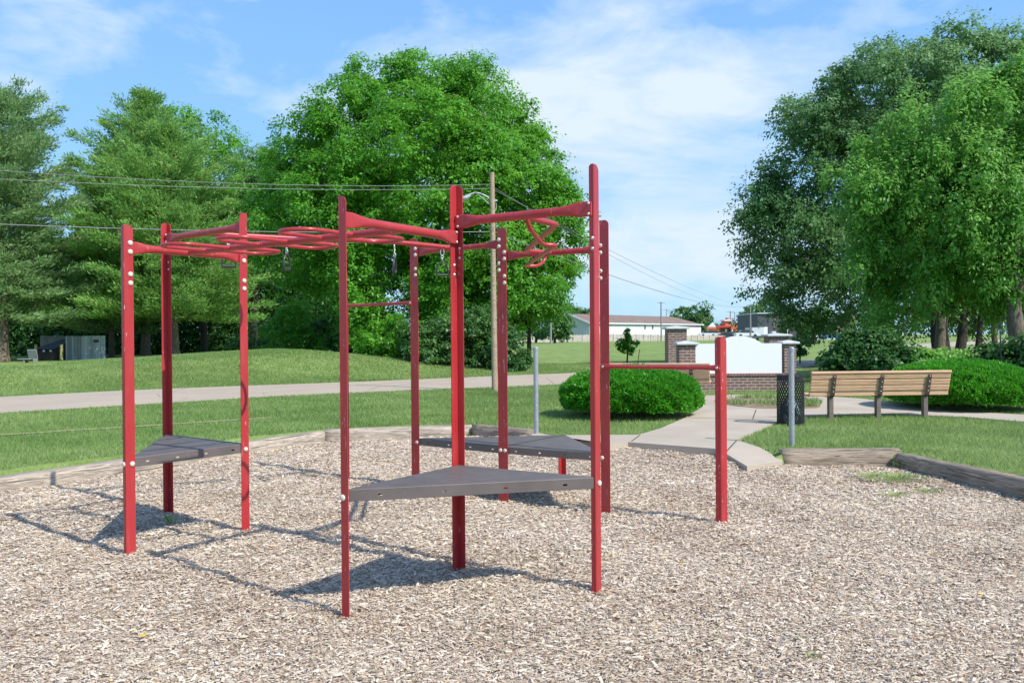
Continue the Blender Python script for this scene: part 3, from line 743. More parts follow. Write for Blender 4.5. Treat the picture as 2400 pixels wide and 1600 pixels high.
# hanging handles
def make_ring():
    t = bpy.data.objects.new('trapeze_handle', None); col.objects.link(t)
    MB().tube([(0.019 * math.cos(a), 0, -.032 + .038 * math.sin(a)) for a in np.linspace(0, 2 * math.pi, 16, endpoint=False)], .0045, 6, closed=True).build('hook', M['steel'], t, keep=True)
    mb = MB()
    for k, (r, z) in enumerate(((.012, -.082), (.012, -.104))):
        pts = [((r * math.cos(a), 0, 0) if k % 2 == 0 else (0, r * math.cos(a), 0)) for a in np.linspace(0, 6.2832, 12, endpoint=False)]
        mb.tube([(p[0], p[1], z + .017 * math.sin(a)) for p, a in zip(pts, np.linspace(0, 6.2832, 12, endpoint=False))], .0045, 6, closed=True)
    mb.build('chain', M['steel'], t, keep=True)
    P = [(-.058, 0, -.27), (.058, 0, -.27), (.062, 0, -.245), (.050, 0, -.18), (.026, 0, -.142), (0, 0, -.128), (-.026, 0, -.142), (-.050, 0, -.18), (-.062, 0, -.245)]
    MB().tube(P, .0105, 10, closed=True).build('handle', M['rubber'], t, keep=True)
    MB().tube([(-.055, 0, -.27), (.055, 0, -.27)], .014, 12).build('grip', M['rubber'], t, keep=True)
    return t
rings = [(.115, 10, 'black triangular trapeze handle, leftmost, partly hidden behind the left tower beam'), (.335, 68, 'black trapeze handle seen nearly edge-on under the looped ladder'), (.735, 88, 'black trapeze handle seen fully edge-on, left of the broad-facing one'), (.925, 18, 'black trapeze handle facing the viewer, just left of the middle front post')]
r0 = make_ring()
tpa = np.array(tp); cum = np.r_[0, np.cumsum(np.linalg.norm(np.diff(tpa, axis=0), axis=1))]; cum /= cum[-1]
def on_tp(t): return np.array([np.interp(t, cum, tpa[:, k]) for k in range(3)])
# find where along the tube each handle hangs
def proj(p):
    q = CM.inverted() @ (Vector(p) - Vector((0, 0, CH))); return 1200 + F * q.x / -q.z, 800 - F * q.y / -q.z
for i, (px, rz, lab) in enumerate(((536, 20, rings[0][2]), (671, 74, rings[1][2]), (925, 86, rings[2][2]), (1036, 15, rings[3][2]))):
    best = min(np.linspace(0, 1, 400), key=lambda t: abs(proj(on_tp(t))[0] - px)); p = on_tp(best)
    o = r0 if i == 0 else copy_tree(r0); o.location = [float(k) for k in p - (0, 0, .024)]; o.rotation_euler = (0, 0, R(rz)); tag(o, lab, 'trapeze handle', 'handles hanging from the trapeze beam')

# ------------------------------------------------------------------ grey poles, can, benches
def grey_pole(px, py, h, lean, label):
    p = G(px, py, LZ); o = empty('metal_pole', p, label, 'pole', 'thin galvanised poles at the walkway')
    t = p + (lean * h, 0, h)
    MB().tube([p - (0, 0, .2), t], .036, 20).build('shaft', M['galv'], o)
    MB().dome(t + (0, 0, .0), (0, 0, 1), .040, .025, 20).tube([t - (0, 0, .035), t], .040, 20).build('pole_cap', M['galv'], o)
    for zz in (.46, .80): MB().dome(p + (lean * zz, -.035, zz), (0, -1, 0), .008, .008, 8).build('rivet', M['steel'], o)
grey_pole(1257, 1020, 1.31, 0, 'thin grey metal pole behind the short dark timber')
grey_pole(1856, 1046, 1.30, 0, 'thin grey metal pole in front of the black trash can')

cp = G(1864, 1000, LZ) + (0, .23, 0)
can = empty('trash_can', cp, 'black metal lattice trash can with a green liner, behind the right grey pole', 'trash can')
rc, hc = .212, .82
MB().tube([cp + (0, 0, hc - .08), cp + (0, 0, hc - .008)], rc + .004, 32, cap=False).tube([cp + (rc * math.cos(a), rc * math.sin(a), hc) for a in np.linspace(0, 6.2832, 36, endpoint=False)], .011, 8, closed=True).build('rim', M['black'], can)
mb = MB().tube([cp + (0, 0, .0), cp + (0, 0, .05)], rc + .004, 32); mb.build('can_base', M['black'], can)
mb = MB(); NH = 30
for sg in (1, -1):
    for k in range(NH):
        pts = []
        for z in np.linspace(.045, hc - .07, 12):
            a = 2 * math.pi * k / NH + sg * (z - .05) * 2.3; pts.append(cp + (rc * math.cos(a), rc * math.sin(a), z))
        mb.tube(pts, .0062, 5, cap=False)
mb.build('lattice', M['black'], can)
mb = MB(); 
for rr, zz0, zz1, m_ in ((.165, .06, .5, 0),):
    pts = [cp + (0, 0, z) for z in np.linspace(zz0, zz1, 6)]
    mb.tube(pts, [.17, .185, .185, .16, .10, .03], 14)
mb.build('liner_bag', M['liner'], can)

def make_bench(name='park_bench'):
    t = bpy.data.objects.new(name, None); col.objects.link(t); L = 2.54
    # local: x along, y towards the front of the seat, z up
    tilt = R(14); cz0 = .43
    def slat(c, sy, sz, ang, nm):
        Y = np.array([0, math.cos(ang), math.sin(ang)]); MB().box(c, (L, sy, sz), X=(1, 0, 0), Y=Y, bev=.009).build(nm, M['plank'], t, keep=True)
    for k in range(3): slat((0, .13 + k * .14, cz0 + .0 - .008 * (k == 0)), .126, .038, R(-2), 'seat_slat')
    b0 = np.array([0, -.0, cz0 + .02])
    slat((0, .015, cz0 + .022), .085, .038, R(118 - 25), 'back_slat')
    for k in range(3):
        zc = cz0 + .115 + k * .105; yc = -.012 - (zc - cz0 - .1) * math.tan(tilt); slat((0, yc, zc), .097 if k < 2 else .092, .036, R(90) + tilt, 'back_slat')
    # rounded top rail
    MB().loft([(-L / 2, -.012 - (.40 - .1) * math.tan(tilt) + .004, cz0 + .392), (L / 2, -.012 - .30 * math.tan(tilt) + .004, cz0 + .392)], [(.030, .026, 3)] * 2, 14).build('top_rail', M['plank'], t, keep=True)
    for x in (-.865, .0, .865):
        pth = [(x, .44, cz0 - .034), (x, .08, cz0 - .036), (x, .0, cz0 - .028), (x, -.035, cz0 + .01), (x, -.05, cz0 + .08), (x, -.075, cz0 + .18), (x, -.107, cz0 + .31), (x, -.115, cz0 + .345)]
        br = MB(); pp = curve(pth, 4); V = []; nn = len(pp)
        for i, p in enumerate(pp):
            tt = unit(pp[min(i + 1, nn - 1)] - pp[max(i - 1, 0)]); nr = np.array([0, tt[2], -tt[1]])
            for sx, sn in ((-1, -1), (1, -1), (1, 1), (-1, 1)): V.append(p + np.array([sx * .034, 0, 0]) + nr * sn * .005)
        fs = [(0, 1, 2, 3), (4 * nn - 4, 4 * nn - 3, 4 * nn - 2, 4 * nn - 1)]
        for i in range(nn - 1):
            for k in range(4): l = (k + 1) % 4; fs.append((4 * i + k, 4 * i + l, 4 * i + 4 + l, 4 * i + 4 + k))
        br.add(V, fs); bo = br.build('bracket', M['brown'], t, keep=True)
        for z_, y_ in ((.06, -.054), (.135, -.073), (.225, -.095), (.32, -.118)): MB().dome((x, y_, cz0 + z_), (0, -1, -.2), .010, .008, 8).build('bolt', M['steel'], bo, keep=True)
        MB().box((x, .06, (cz0 - .04) / 2 - .1), (.085, .085, cz0 - .04 + .2), bev=.008).build('leg', M['leg'], t, keep=True)
    return t
a = G(1937, 983, LZ); b = G(2176, 979, LZ); dr = unit(b - a)
bench = make_bench(); mid = (a + b) / 2; nrm = np.array([-dr[1], dr[0], 0])
bench.location = [float(k) for k in (mid - nrm * .06)[:2]] + [LZ]; bench.rotation_euler = (0, 0, math.atan2(dr[1], dr[0]))
sc_ = np.linalg.norm(b - a) / 1.66
tag(bench, 'tan slatted bench with brown steel brackets seen from behind, beside the trash can', 'bench', 'park benches around the plaza')
bench2 = copy_tree(bench); p = np.array([3.15, 19.2]); ang = R(-17)
bench2.location = (p[0], p[1], LZ + .03); bench2.rotation_euler = (0, 0, ang)
tag(bench2, 'pale slatted bench mostly hidden behind the left clipped bush and red bar', 'bench', 'park benches around the plaza')

# ------------------------------------------------------------------ foliage builders
def leaves_mesh(name, C, dirs, L, Wd, shade, mat, parent, nrm=None):
    n = len(C)
    r = rng.normal(size=(n, 3)) if nrm is None else np.cross(nrm, dirs)
    s = np.cross(dirs, r) if nrm is None else r
    s /= np.linalg.norm(s, axis=1)[:, None] + 1e-9
    nn = np.cross(dirs, s); L = L[:, None]; Wd = Wd[:, None]
    mid = C + dirs * L * .45; V = np.stack([C, mid - s * Wd + nn * L * .06, C + dirs * L, mid + s * Wd + nn * L * .06], 1).reshape(-1, 3)
    return link(name, uniform_mesh(name, V, 4, shade=shade), mat, parent)
def rdir(n):
    d = rng.normal(size=(n, 3)); return d / np.linalg.norm(d, axis=1)[:, None]
def crown_pts(lobes, ncl, inner=.16, shell=(.80, 1.03), flat=.9):
    """clump centres over the surface of a union of ellipsoids; lobes: (centre, radii)"""
    C = np.array([l[0] for l in lobes]); Rr = np.array([l[1] if np.ndim(l[1]) else [l[1]] * 3 for l in lobes], float)
    w = (Rr ** 2).sum(1); w /= w.sum(); out = []; nrm = []
    while sum(len(o) for o in out) < ncl:
        m = ncl * 2; k = rng.choice(len(lobes), m, p=w); d = rdir(m)
        q = np.where(rng.random(m) < inner, rng.uniform(.25, .8, m), rng.uniform(*shell, m)); P = C[k] + d * Rr[k] * q[:, None]
        dd = (((P[:, None] - C[None]) / Rr[None]) ** 2).sum(2); dd[np.arange(m), k] = 9
        ok = (dd.min(1) > .62) | (q < .8) & (rng.random(m) < .8)
        out.append(P[ok]); nrm.append(d[ok])
    return np.concatenate(out)[:ncl], np.concatenate(nrm)[:ncl]
def broadleaf(name, base, lobes, ncl, per, leaf, clump, mat, label, group=None, cat='tree', droop=.5, trunk=None, limbs=None, barkm='barkdark', wratio=.32, inner=.16, elong=(1.1, 1.1, .76), shell=(.80, 1.03), ratio=5.0):
    o = empty(name, base, label, cat, group)
    npf = max(12, int(ncl / ratio)); pper = int(per * ratio)
    P, Nr = crown_pts(lobes, npf, inner, shell)
    n = npf * pper; k = np.repeat(np.arange(npf), pper)
    cs = clump * 1.45 * rng.uniform(.5, 1.3, npf)
    # each puff: twigs radiating from its heart, leaves gathered round the twig ends
    ntw = 20; tw = rdir(npf * ntw).reshape(npf, ntw, 3); tw = tw + Nr[:, None] * .45; tw[..., 2] += .18; tw /= np.linalg.norm(tw, axis=2)[..., None]
    ti = rng.integers(0, ntw, n); td = tw[k, ti]; rr = .30 + .70 * rng.random(n) ** .6
    off = td * rr[:, None] + rng.normal(0, .10, (n, 3)); off *= np.array(elong)
    C = P[k] + off * cs[k][:, None]; C[:, 2] -= droop * .22 * cs[k] * (off[:, 0] ** 2 + off[:, 1] ** 2)
    on = off / (np.linalg.norm(off, axis=1)[:, None] + 1e-6)
    fn = on * .8 + np.array([0, 0, .55]) + rng.normal(0, .42, (n, 3)); fn /= np.linalg.norm(fn, axis=1)[:, None]
    d = on * .6 + rng.normal(0, .6, (n, 3)); d[:, 2] -= droop * 1.1; d -= fn * (d * fn).sum(1)[:, None] * .85; d /= np.linalg.norm(d, axis=1)[:, None]
    L = leaf * rng.uniform(.6, 1.35, n); tone = rng.normal(0, .11, npf); twt = rng.normal(0, .10, (npf, ntw))
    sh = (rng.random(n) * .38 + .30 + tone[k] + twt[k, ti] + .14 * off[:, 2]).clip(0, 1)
    zmin = min(tz(base[0], base[1]), base[2]) + .1; C[:, 2] = np.maximum(C[:, 2], zmin + .02)
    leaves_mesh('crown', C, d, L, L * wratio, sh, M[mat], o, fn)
    mb = MB(); b0 = np.asarray(base, float)
    if trunk:
        r, h = trunk; topc = np.asarray(limbs[0] if limbs else b0 + (0, 0, h), float)
        tt = b0 + (0, 0, h)
        mb.tube(curve([b0 - (0, 0, .3), b0 + (0, 0, .15), b0 + (0, 0, h * .5) + rng.normal(0, r * .3, 3) * (1, 1, 0), tt], 4), list(np.interp(np.linspace(0, 1, 13), [0, .1, .3, 1], [r * 1.5, r * 1.25, r, r * .72])), 14)
        nl = 9 if limbs is None else len(limbs); zc = max(l[0][2] for l in lobes)
        for q in range(nl):
            if limbs is not None: e = np.asarray(limbs[q], float)
            else:
                l = lobes[q % len(lobes)]; e = np.asarray(l[0]) + np.clip(rng.normal(0, .2, 3), -.35, .35) * l[1]; e = lerp(b0 + (0, 0, h), e, .86)
            s0 = b0 + (0, 0, h * rng.uniform(.7, 1.0)); m1 = lerp(s0, e, .45) + np.array([0, 0, -.08]) * np.linalg.norm(e - s0)
            pts = curve([s0, m1, e], 5); mb.tube(pts, list(np.linspace(r * .5, .03, len(pts))), 8)
            for _ in range(3):
                t0 = pts[rng.integers(3, len(pts) - 2)]; e2 = t0 + rdir(1)[0] * np.linalg.norm(e - s0) * .16 + (0, 0, .2); pp = curve([t0, lerp(t0, e2, .5) + (0, 0, .1), e2], 3); mb.tube(pp, list(np.linspace(r * .18, .015, len(pp))), 5)
        mb.build('trunk', M[barkm], o)
    else:
        for q in range(6):
            l = lobes[q % len(lobes)]; e = np.asarray(l[0]) + rng.normal(0, .3, 3) * l[1]; mb.tube(curve([b0 + rng.normal(0, .1, 3) * (1, 1, 0), lerp(b0, e, .5), e], 3), [.03, .025, .02, .018, .015, .012, .01], 5)
        mb.build('stem', M[barkm], o)
    return o
def lobe(px, py, rp, Y, ry=None, rz=None):
    """crown lobe measured on the photo at distance Y: radius in photo pixels"""
    r = rp * Y / F; return (D(px, py, Y), [r, (ry or 1.) * r, (rz or 1.) * r])

# ---- big maple
Ym = 44
maple = [lobe(960, 286, 140, Ym), lobe(860, 326, 125, Ym - 1), lobe(1080, 276, 115, Ym), lobe(1150, 346, 110, Ym + 1), lobe(780, 386, 120, Ym - 1), lobe(690, 426, 90, Ym + 1), lobe(1000, 426, 190, Ym - 3), lobe(1180, 488, 140, Ym - 2), lobe(1255, 478, 85, Ym), lobe(1270, 578, 88, Ym - 1), lobe(840, 528, 170, Ym - 3), lobe(1060, 598, 160, Ym - 4), lobe(1200, 648, 120, Ym - 3), lobe(700, 568, 110, Ym - 1), lobe(900, 688, 130, Ym - 3.5), lobe(640, 458, 70, Ym + 2), lobe(1040, 748, 90, Ym - 4), lobe(880, 196, 62, Ym), lobe(1010, 191, 62, Ym), lobe(1095, 198, 58, Ym), lobe(1170, 256, 48, Ym), lobe(1230, 356, 40, Ym), lobe(1275, 416, 48, Ym)]
bM = D(1050, 840, Ym); bM[2] = tz(bM[0], bM[1])
broadleaf('maple_tree', bM, maple, 3900, 92, .15, .76, 'maple', 'huge bright green maple with a domed crown behind the middle of the playground', cat='tree', trunk=(.42, 4.5), droop=.55, inner=.30)
# hanging low branches on its right side
Ys = 41
bS = D(1240, 850, Ys); bS[2] = tz(bS[0], bS[1])
broadleaf('young_maple_tree', bS, [lobe(1245, 700, 45, Ys), lobe(1215, 740, 34, Ys), lobe(1190, 690, 52, Ys + 1), lobe(1262, 650, 40, Ys), lobe(1150, 760, 40, Ys)], 190, 60, .16, .6, 'maple', 'smaller maple with low hanging leaves right of the wooden pole', trunk=(.12, 2.5))
# ---- deciduous trees behind the pines
for nm, lb, X, Yd, ls, mt in (('deciduous_tree', 'round green tree rising behind the right shoulder of the tallest pine', 480, 66, [(455, 330, 75), (500, 360, 65), (520, 440, 70), (430, 420, 85), (470, 520, 100)], 'maple'),
                              ('grey_tree', 'thin grey-green tree between the pines and the huge maple', 600, 62, [(595, 400, 45), (620, 440, 55), (580, 480, 60), (600, 560, 70)], 'elm')):
    b_ = D(X, 820, Yd); b_[2] = tz(b_[0], b_[1])
    broadleaf(nm, b_, [lobe(a_, c_, r_, Yd) for a_, c_, r_ in ls], 520, 55, .20, .85, mt, lb, 'trees behind the road bank', trunk=(.3, 5))
# woodland mass behind everything on the left
def wood(name, spans, Y, n, mat, label, leaf=.3):
    px = rng.uniform(spans[0], spans[1], n); py = rng.uniform(spans[2], spans[3], n); d = Y + rng.uniform(-4, 5, n)
    dirs = np.array([ray(a_, b_) for a_, b_ in zip(px, py)]); t = d / dirs[:, 1]; C = dirs * t[:, None] + (0, 0, CH)
    tone = np.sin(C[:, 0] * .9) * np.sin(C[:, 2] * 1.3 + C[:, 0] * .5) * .18
    sh = (rng.random(n) * .55 + .2 + tone).clip(0, 1); dd = rdir(n); dd[:, 2] -= .5; dd /= np.linalg.norm(dd, axis=1)[:, None]
    L = leaf * rng.uniform(.6, 1.4, n); o = leaves_mesh(name, C, dd, L, L * .4, sh, M[mat], None); return tag(o, label, 'woodland', kind='stuff')
wood('woodland', (-250, 900, 560, 850), 74, 130000, 'maple2', 'dark woodland undergrowth closing the view behind the pines')

# ---- pines
def pine(px, pyb, Y, hgt, prof, label, mat='pine', tr=.32, crown0=.14, nb=150, lean=(0, 0), blade=.30, seed=0):
    b0 = D(px, pyb, Y); b0[2] = tz(b0[0], b0[1]) ; o = empty('pine_tree', b0, label, 'tree', 'pines behind the road bank')
    mb = MB(); tip = b0 + (lean[0], lean[1], hgt)
    tz_ = np.linspace(0, 1, 12); pts = [lerp(b0, tip, t) + np.array([.15 * math.sin(t * 5 + seed), .1 * math.cos(t * 4), 0]) * t for t in tz_]
    pts[0] = pts[0] - (0, 0, .3)
    mb.tube(pts, list(tr * (1 - tz_ * .93) + .01), 12); mb.tube([b0 - (0, 0, .3), b0 + (0, 0, .5)], [tr * 1.35, tr * 1.02], 12)
    Cs, Ds, Ts = [], [], []
    for q in range(nb):
        t = crown0 + (1 - crown0) * ((q + rng.random() * .8) / nb) ** .92; t = min(t, .99)
        R0 = np.interp(t, prof[0], prof[1]) * rng.uniform(.45, 1.25) * (1 if t < .8 or rng.random() < .6 else .35); az = q * 2.39996 + rng.normal(0, .25)
        s0 = lerp(b0, tip, t); hd = np.array([math.cos(az), math.sin(az), 0]); rise = np.interp(t, [.1, .4, .8, 1], [-.10, .10, .55, 1.1])
        e = s0 + hd * R0 + up * R0 * rise; m1 = lerp(s0, e, .5) - up * R0 * .06
        pp = curve([s0, m1, e], 5); mb.tube(pp, list(np.linspace(.05 * (1.15 - t), .012, len(pp))), 5, cap=False)
        pa = np.array(pp); npf = max(4, int(R0 * 6.5)); side = np.array([-hd[1], hd[0], 0])
        for w_ in range(npf):
            f = rng.uniform(.22, 1.03); c_ = np.array([np.interp(f, np.linspace(0, 1, len(pa)), pa[:, k]) for k in range(3)])
            c_ = c_ + side * rng.normal(0, .26) * R0 * (1.15 - f) + up * rng.normal(.03, .07); Cs.append(c_); Ds.append(hd * .8 + up * .55 + side * rng.normal(0, .4)); Ts.append(rng.normal(0, .16))
    Cs = np.array(Cs); Ds = np.array(Ds); Ts = np.array(Ts); per = 26; n = len(Cs) * per; k = np.repeat(np.arange(len(Cs)), per)
    off = rng.normal(0, 1, (n, 3)) * np.array([.27, .27, .10]); d = Ds[k] + rng.normal(0, .5, (n, 3)); d /= np.linalg.norm(d, axis=1)[:, None]
    L = blade * rng.uniform(.6, 1.3, n); sh = (rng.random(n) * .5 + .25 + Ts[k] + off[:, 2] * .8).clip(0, 1)
    leaves_mesh('crown', Cs[k] + off, d, L, L * .10 + .008, sh, M[mat], o)
    mb.build('trunk', M['bark'], o); return o
pine(5, 850, 54, 16.5, ([.1, .2, .35, .55, .7, .8, .92, 1], [3.2, 5.2, 5.0, 4.3, 3.9, 3.9, 2.6, .6]), 'tall grey-green pine at the far left edge with a thick trunk', 'pineblue', .42, .16, 190, seed=1)
pine(262, 845, 60, 12.5, ([.1, .2, .4, .7, 1], [3.0, 4.2, 3.8, 2.6, .5]), 'shorter pine with branches hanging over the grey board enclosure', 'pineblue', .2, .16, 110, seed=2)
pine(342, 838, 61, 18.8, ([.1, .2, .35, .5, .65, .8, .92, 1], [5.2, 6.5, 6.3, 5.4, 4.2, 2.9, 1.2, .3]), 'tallest pointed green pine with a trunk left of the leaning one', 'pine', .35, .17, 230, seed=3)
pine(412, 835, 57, 15.3, ([.1, .2, .35, .5, .65, .8, 1], [4.4, 6.0, 6.0, 5.3, 4.3, 3.1, .6]), 'bushy green pine with a pale trunk, the nearest of the pines', 'pine', .27, .19, 180, (-.5, 0), seed=4)

# ---- right hand trees
Y8 = 40
t8 = [lobe(2080, 728, 46, Y8), lobe(2165, 722, 48, Y8), lobe(2255, 715, 50, Y8), lobe(2350, 715, 52, Y8), lobe(2430, 700, 55, Y8), lobe(2008, 239, 80, Y8), lobe(2128, 184, 85, Y8), lobe(1931, 344, 75, Y8), lobe(2268, 144, 60, Y8), lobe(2398, 134, 60, Y8), lobe(2088, 264, 150, Y8), lobe(1968, 284, 110, Y8), lobe(2238, 224, 140, Y8), lobe(2378, 214, 130, Y8), lobe(1916, 394, 100, Y8), lobe(2068, 420, 170, Y8), lobe(1856, 480, 75, Y8), lobe(1816, 500, 62, Y8), lobe(1876, 580, 105, Y8), lobe(1786, 480, 48, Y8), lobe(1926, 690, 100, Y8), lobe(2058, 620, 150, Y8 - 1), lobe(1826, 640, 55, Y8), lobe(2258, 424, 170, Y8), lobe(2428, 404, 140, Y8), lobe(2188, 134, 40, Y8), lobe(2308, 129, 42, Y8), lobe(1846, 700, 50, Y8), lobe(2208, 640, 110, Y8 + 1), lobe(1998, 740, 50, Y8 - 1)]
b8 = D(2212, 840, Y8 - 4); b8[2] = tz(b8[0], b8[1])
broadleaf('elm_tree', b8, t8, 3200, 78, .15, .74, 'elm', 'broad dark grey-green tree filling the upper right background', cat='tree', trunk=(.40, 3.4), droop=.6, barkm='barkdark', inner=.28)
Y9 = 28
t9 = [lobe(2120, 420, 110, Y9), lobe(2220, 340, 120, Y9), lobe(2330, 320, 130, Y9), lobe(2030, 440, 80, Y9), lobe(2250, 470, 140, Y9 - 1), lobe(2100, 560, 80, Y9), lobe(2380, 500, 130, Y9 - 1), lobe(2180, 632, 92, Y9 - .5), lobe(2290, 636, 96, Y9 - 1), lobe(2080, 700, 52, Y9), lobe(2400, 640, 88, Y9 - 1), lobe(2420, 260, 110, Y9), lobe(2040, 620, 50, Y9)]
b9 = D(2345, 850, Y9); b9[2] = tz(b9[0], b9[1])
broadleaf('ash_tree', b9, t9, 2100, 62, .135, .50, 'willow', 'bright green tree with drooping leaves and leaning grey trunk at the right edge', cat='tree', trunk=(.0001, 1.0), droop=.95, barkm='bark', wratio=.25, elong=(.80, .80, 1.15), shell=(.70, 1.10), inner=.22, ratio=4.2)
# its visible leaning trunk and the trunks beside it
def stem_tree(px, pyb, Y, r, top, label, crown=None, mt='bark'):
    b0 = D(px, pyb, Y); b0[2] = tz(b0[0], b0[1]); e = D(top[0], top[1], Y); o = empty('tree', b0, label, 'tree', 'tree trunks above the right shrubs')
    mb = MB(); pts = curve([b0 - (0, 0, .4), b0 + (0, 0, .3), lerp(b0, e, .55), e], 5); mb.tube(pts, list(np.interp(np.linspace(0, 1, len(pts)), [0, .3, 1], [r * 1.5, r, r * .7])), 16)
    for q in range(3):
        e2 = e + np.array([rng.uniform(-1.6, 1.6), rng.uniform(-.5, 1), rng.uniform(1.2, 2.4)]); pp = curve([e - (0, 0, .2), lerp(e, e2, .5) + (0, 0, -.1), e2], 4); mb.tube(pp, list(np.linspace(r * .6, .05, len(pp))), 8)
    mb.build('trunk', M[mt], o)
    P, Nr = crown_pts([(e + np.array([0, 0, 2.0]), [2.0, 1.5, 1.6])], 150); k = np.repeat(np.arange(130), 40); n = len(k)
    C_ = P[k] + rng.normal(0, .3, (n, 3)); d = rng.normal(0, .6, (n, 3)); d[:, 2] -= .7; d /= np.linalg.norm(d, axis=1)[:, None]; L = .15 * rng.uniform(.6, 1.3, n)
    leaves_mesh('crown', C_, d, L, L * .25, rng.random(n) * .7, M['willow'], o); return o
stem_tree(2200, 850, 31, .22, (2206, 740), 'thick trunk with a sunlit tan strip, left of the dark leaning trunks')
stem_tree(2245, 850, 32, .21, (2262, 730), 'dark forked trunk just right of the sunlit tan one', mt='barkdark')
stem_tree(2288, 850, 33, .12, (2300, 720), 'slim dark trunk between the forked trunk and the tan slim one', mt='barkdark')
stem_tree(2335, 850, 33, .13, (2328, 735), 'slim tan trunk left of the thick leaning trunk')
stem_tree(2400, 870, 26, .30, (2372, 700), 'thick leaning grey trunk at the right picture edge')

# ---- shrubs
def shrub(pts, Y, ncl, per, leaf, cl, mat, label, group, base=None, wr=.35):
    ls = [lobe(a_, b_, r_, Y) for a_, b_, r_ in pts]; b_ = D(pts[0][0], pts[0][1] + pts[0][2], Y); b_[2] = tz(b_[0], b_[1])
    return broadleaf('shrub', b_, ls, ncl, per, leaf, cl, mat, label, group, 'shrub', .3, wratio=wr)
g1 = 'shrubs at the foot of the huge maple'
shrub([(900, 800, 48), (930, 830, 40), (960, 790, 45)], 37, 200, 45, .13, .38, 'maple', 'bright leafy shrub at the left foot of the maple thicket', g1)
shrub([(1010, 800, 55), (1060, 830, 42), (990, 850, 32), (1050, 770, 40)], 36, 330, 45, .12, .36, 'shrub', 'grey-green shrub below the huge maple, between two red posts', g1)
shrub([(1115, 790, 58), (1100, 845, 42), (1150, 830, 42), (1170, 780, 40)], 36, 330, 45, .12, .36, 'shrub', 'grey-green shrub just left of the wooden pole', g1)
shrub([(1190, 830, 34), (1205, 850, 26)], 35, 110, 40, .12, .34, 'maple2', 'dark shrub just right of the wooden pole', g1)
shrub([(700, 770, 58), (740, 790, 46), (665, 790, 42)], 46, 240, 45, .14, .45, 'maple', 'bright green shrub at the top of the bank left of the maple', g1)
shrub([(620, 800, 40), (580, 810, 34)], 48, 120, 40, .13, .4, 'shrub', 'small grey-green shrub on top of the bank', g1)
shrub([(800, 790, 55), (840, 770, 60)], 44, 200, 45, .14, .45, 'maple2', 'dark shrub in the shade under the maple', g1)
g2 = 'shrubs behind the right bench'
shrub([(2010, 840, 50), (1985, 855, 38), (2050, 822, 40)], 26, 330, 40, .12, .27, 'maple2', 'leafy shrub behind the left end of the right bench', g2)
shrub([(2110, 862, 40), (2090, 872, 36)], 25, 200, 40, .11, .25, 'maple2', 'dark leafy shrub behind the middle of the right bench', g2)
shrub([(2210, 862, 38), (2170, 868, 34)], 25, 200, 40, .11, .25, 'willow', 'leafy shrub in front of the sunlit tan trunk', g2)
shrub([(2310, 858, 38), (2350, 866, 40)], 24.5, 200, 40, .11, .25, 'maple2', 'dark shrub above the right clipped bush', g2)
shrub([(2405, 840, 42), (2395, 870, 40)], 23, 220, 40, .11, .25, 'maple2', 'blue-green shrub touching the right picture edge', g2)

# ---- clipped bushes
def bush(pxl, pxr, pyt, pyb, ry, label, ncount=52000):
    b0 = G((pxl + pxr) / 2, pyb, LZ); rx = (pxr - pxl) / 2 / F * b0[1] * .955; cen = b0 + (0, ry * .93, 0); cen[0] = cen[0] * cen[1] / b0[1]; rx *= cen[1] / b0[1] * .98
    topz = D(1200, pyt, cen[1] - ry * .2)[2] - (0 if (pxl + pxr) / 2 < 1200 else -.0)
    yh = 790 - .0075 * ((pxl + pxr) / 2 - 1200); topz = CH - (pyt - yh) / F * (cen[1] - ry * .25); hz = topz - LZ
    o = empty('clipped_bush', cen * (1, 1, 0) + (0, 0, LZ), label, 'bush', 'clipped bushes beside the walkway')
    n = ncount; d = rdir(n); d = d[d[:, 2] > -.35]; n = len(d)
    def rad(d): return 1 + .035 * np.sin(d[:, 0] * 9 + d[:, 1] * 5) * np.sin(d[:, 2] * 8 + d[:, 0] * 4) + .03 * np.sin(d[:, 0] * 19 + 2) * np.sin(d[:, 1] * 17 + d[:, 2] * 13)
    zc = LZ + hz * .42; Rv = np.array([rx, ry, hz * .58])
    e = np.sign(d) * np.abs(d) ** .94
    q = rad(d) * (1 - rng.random(n) ** 2 * .10); P = np.array([cen[0], cen[1], zc]) + e * Rv * q[:, None]; P[:, 2] = np.maximum(P[:, 2], LZ + .02)
    nd = d / Rv; nd /= np.linalg.norm(nd, axis=1)[:, None]; dd = nd + rng.normal(0, .55, (n, 3)) + (0, 0, .25); dd /= np.linalg.norm(dd, axis=1)[:, None]
    L = .055 * rng.uniform(.6, 1.5, n); kn = np.sin(P[:, 0] * 21) * np.sin(P[:, 2] * 23 + P[:, 1] * 9) * .12
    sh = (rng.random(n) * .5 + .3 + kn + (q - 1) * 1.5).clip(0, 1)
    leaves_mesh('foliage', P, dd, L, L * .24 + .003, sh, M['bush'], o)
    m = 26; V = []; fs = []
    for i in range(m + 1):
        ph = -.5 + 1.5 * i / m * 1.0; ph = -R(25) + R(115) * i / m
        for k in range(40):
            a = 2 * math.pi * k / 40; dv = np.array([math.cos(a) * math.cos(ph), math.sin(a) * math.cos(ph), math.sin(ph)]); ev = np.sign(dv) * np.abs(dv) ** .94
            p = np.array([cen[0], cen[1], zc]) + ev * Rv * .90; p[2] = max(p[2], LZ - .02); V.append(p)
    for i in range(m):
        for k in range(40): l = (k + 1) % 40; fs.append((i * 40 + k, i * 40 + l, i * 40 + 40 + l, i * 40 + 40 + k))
    MB().add(V, fs, True).build('dark_core', M['core'], o)  # solid near-black core added to block the view through, not modelled branches
bush(1306, 1648, 862, 990, 1.25, 'wide clipped bright green bush behind the tallest right post')
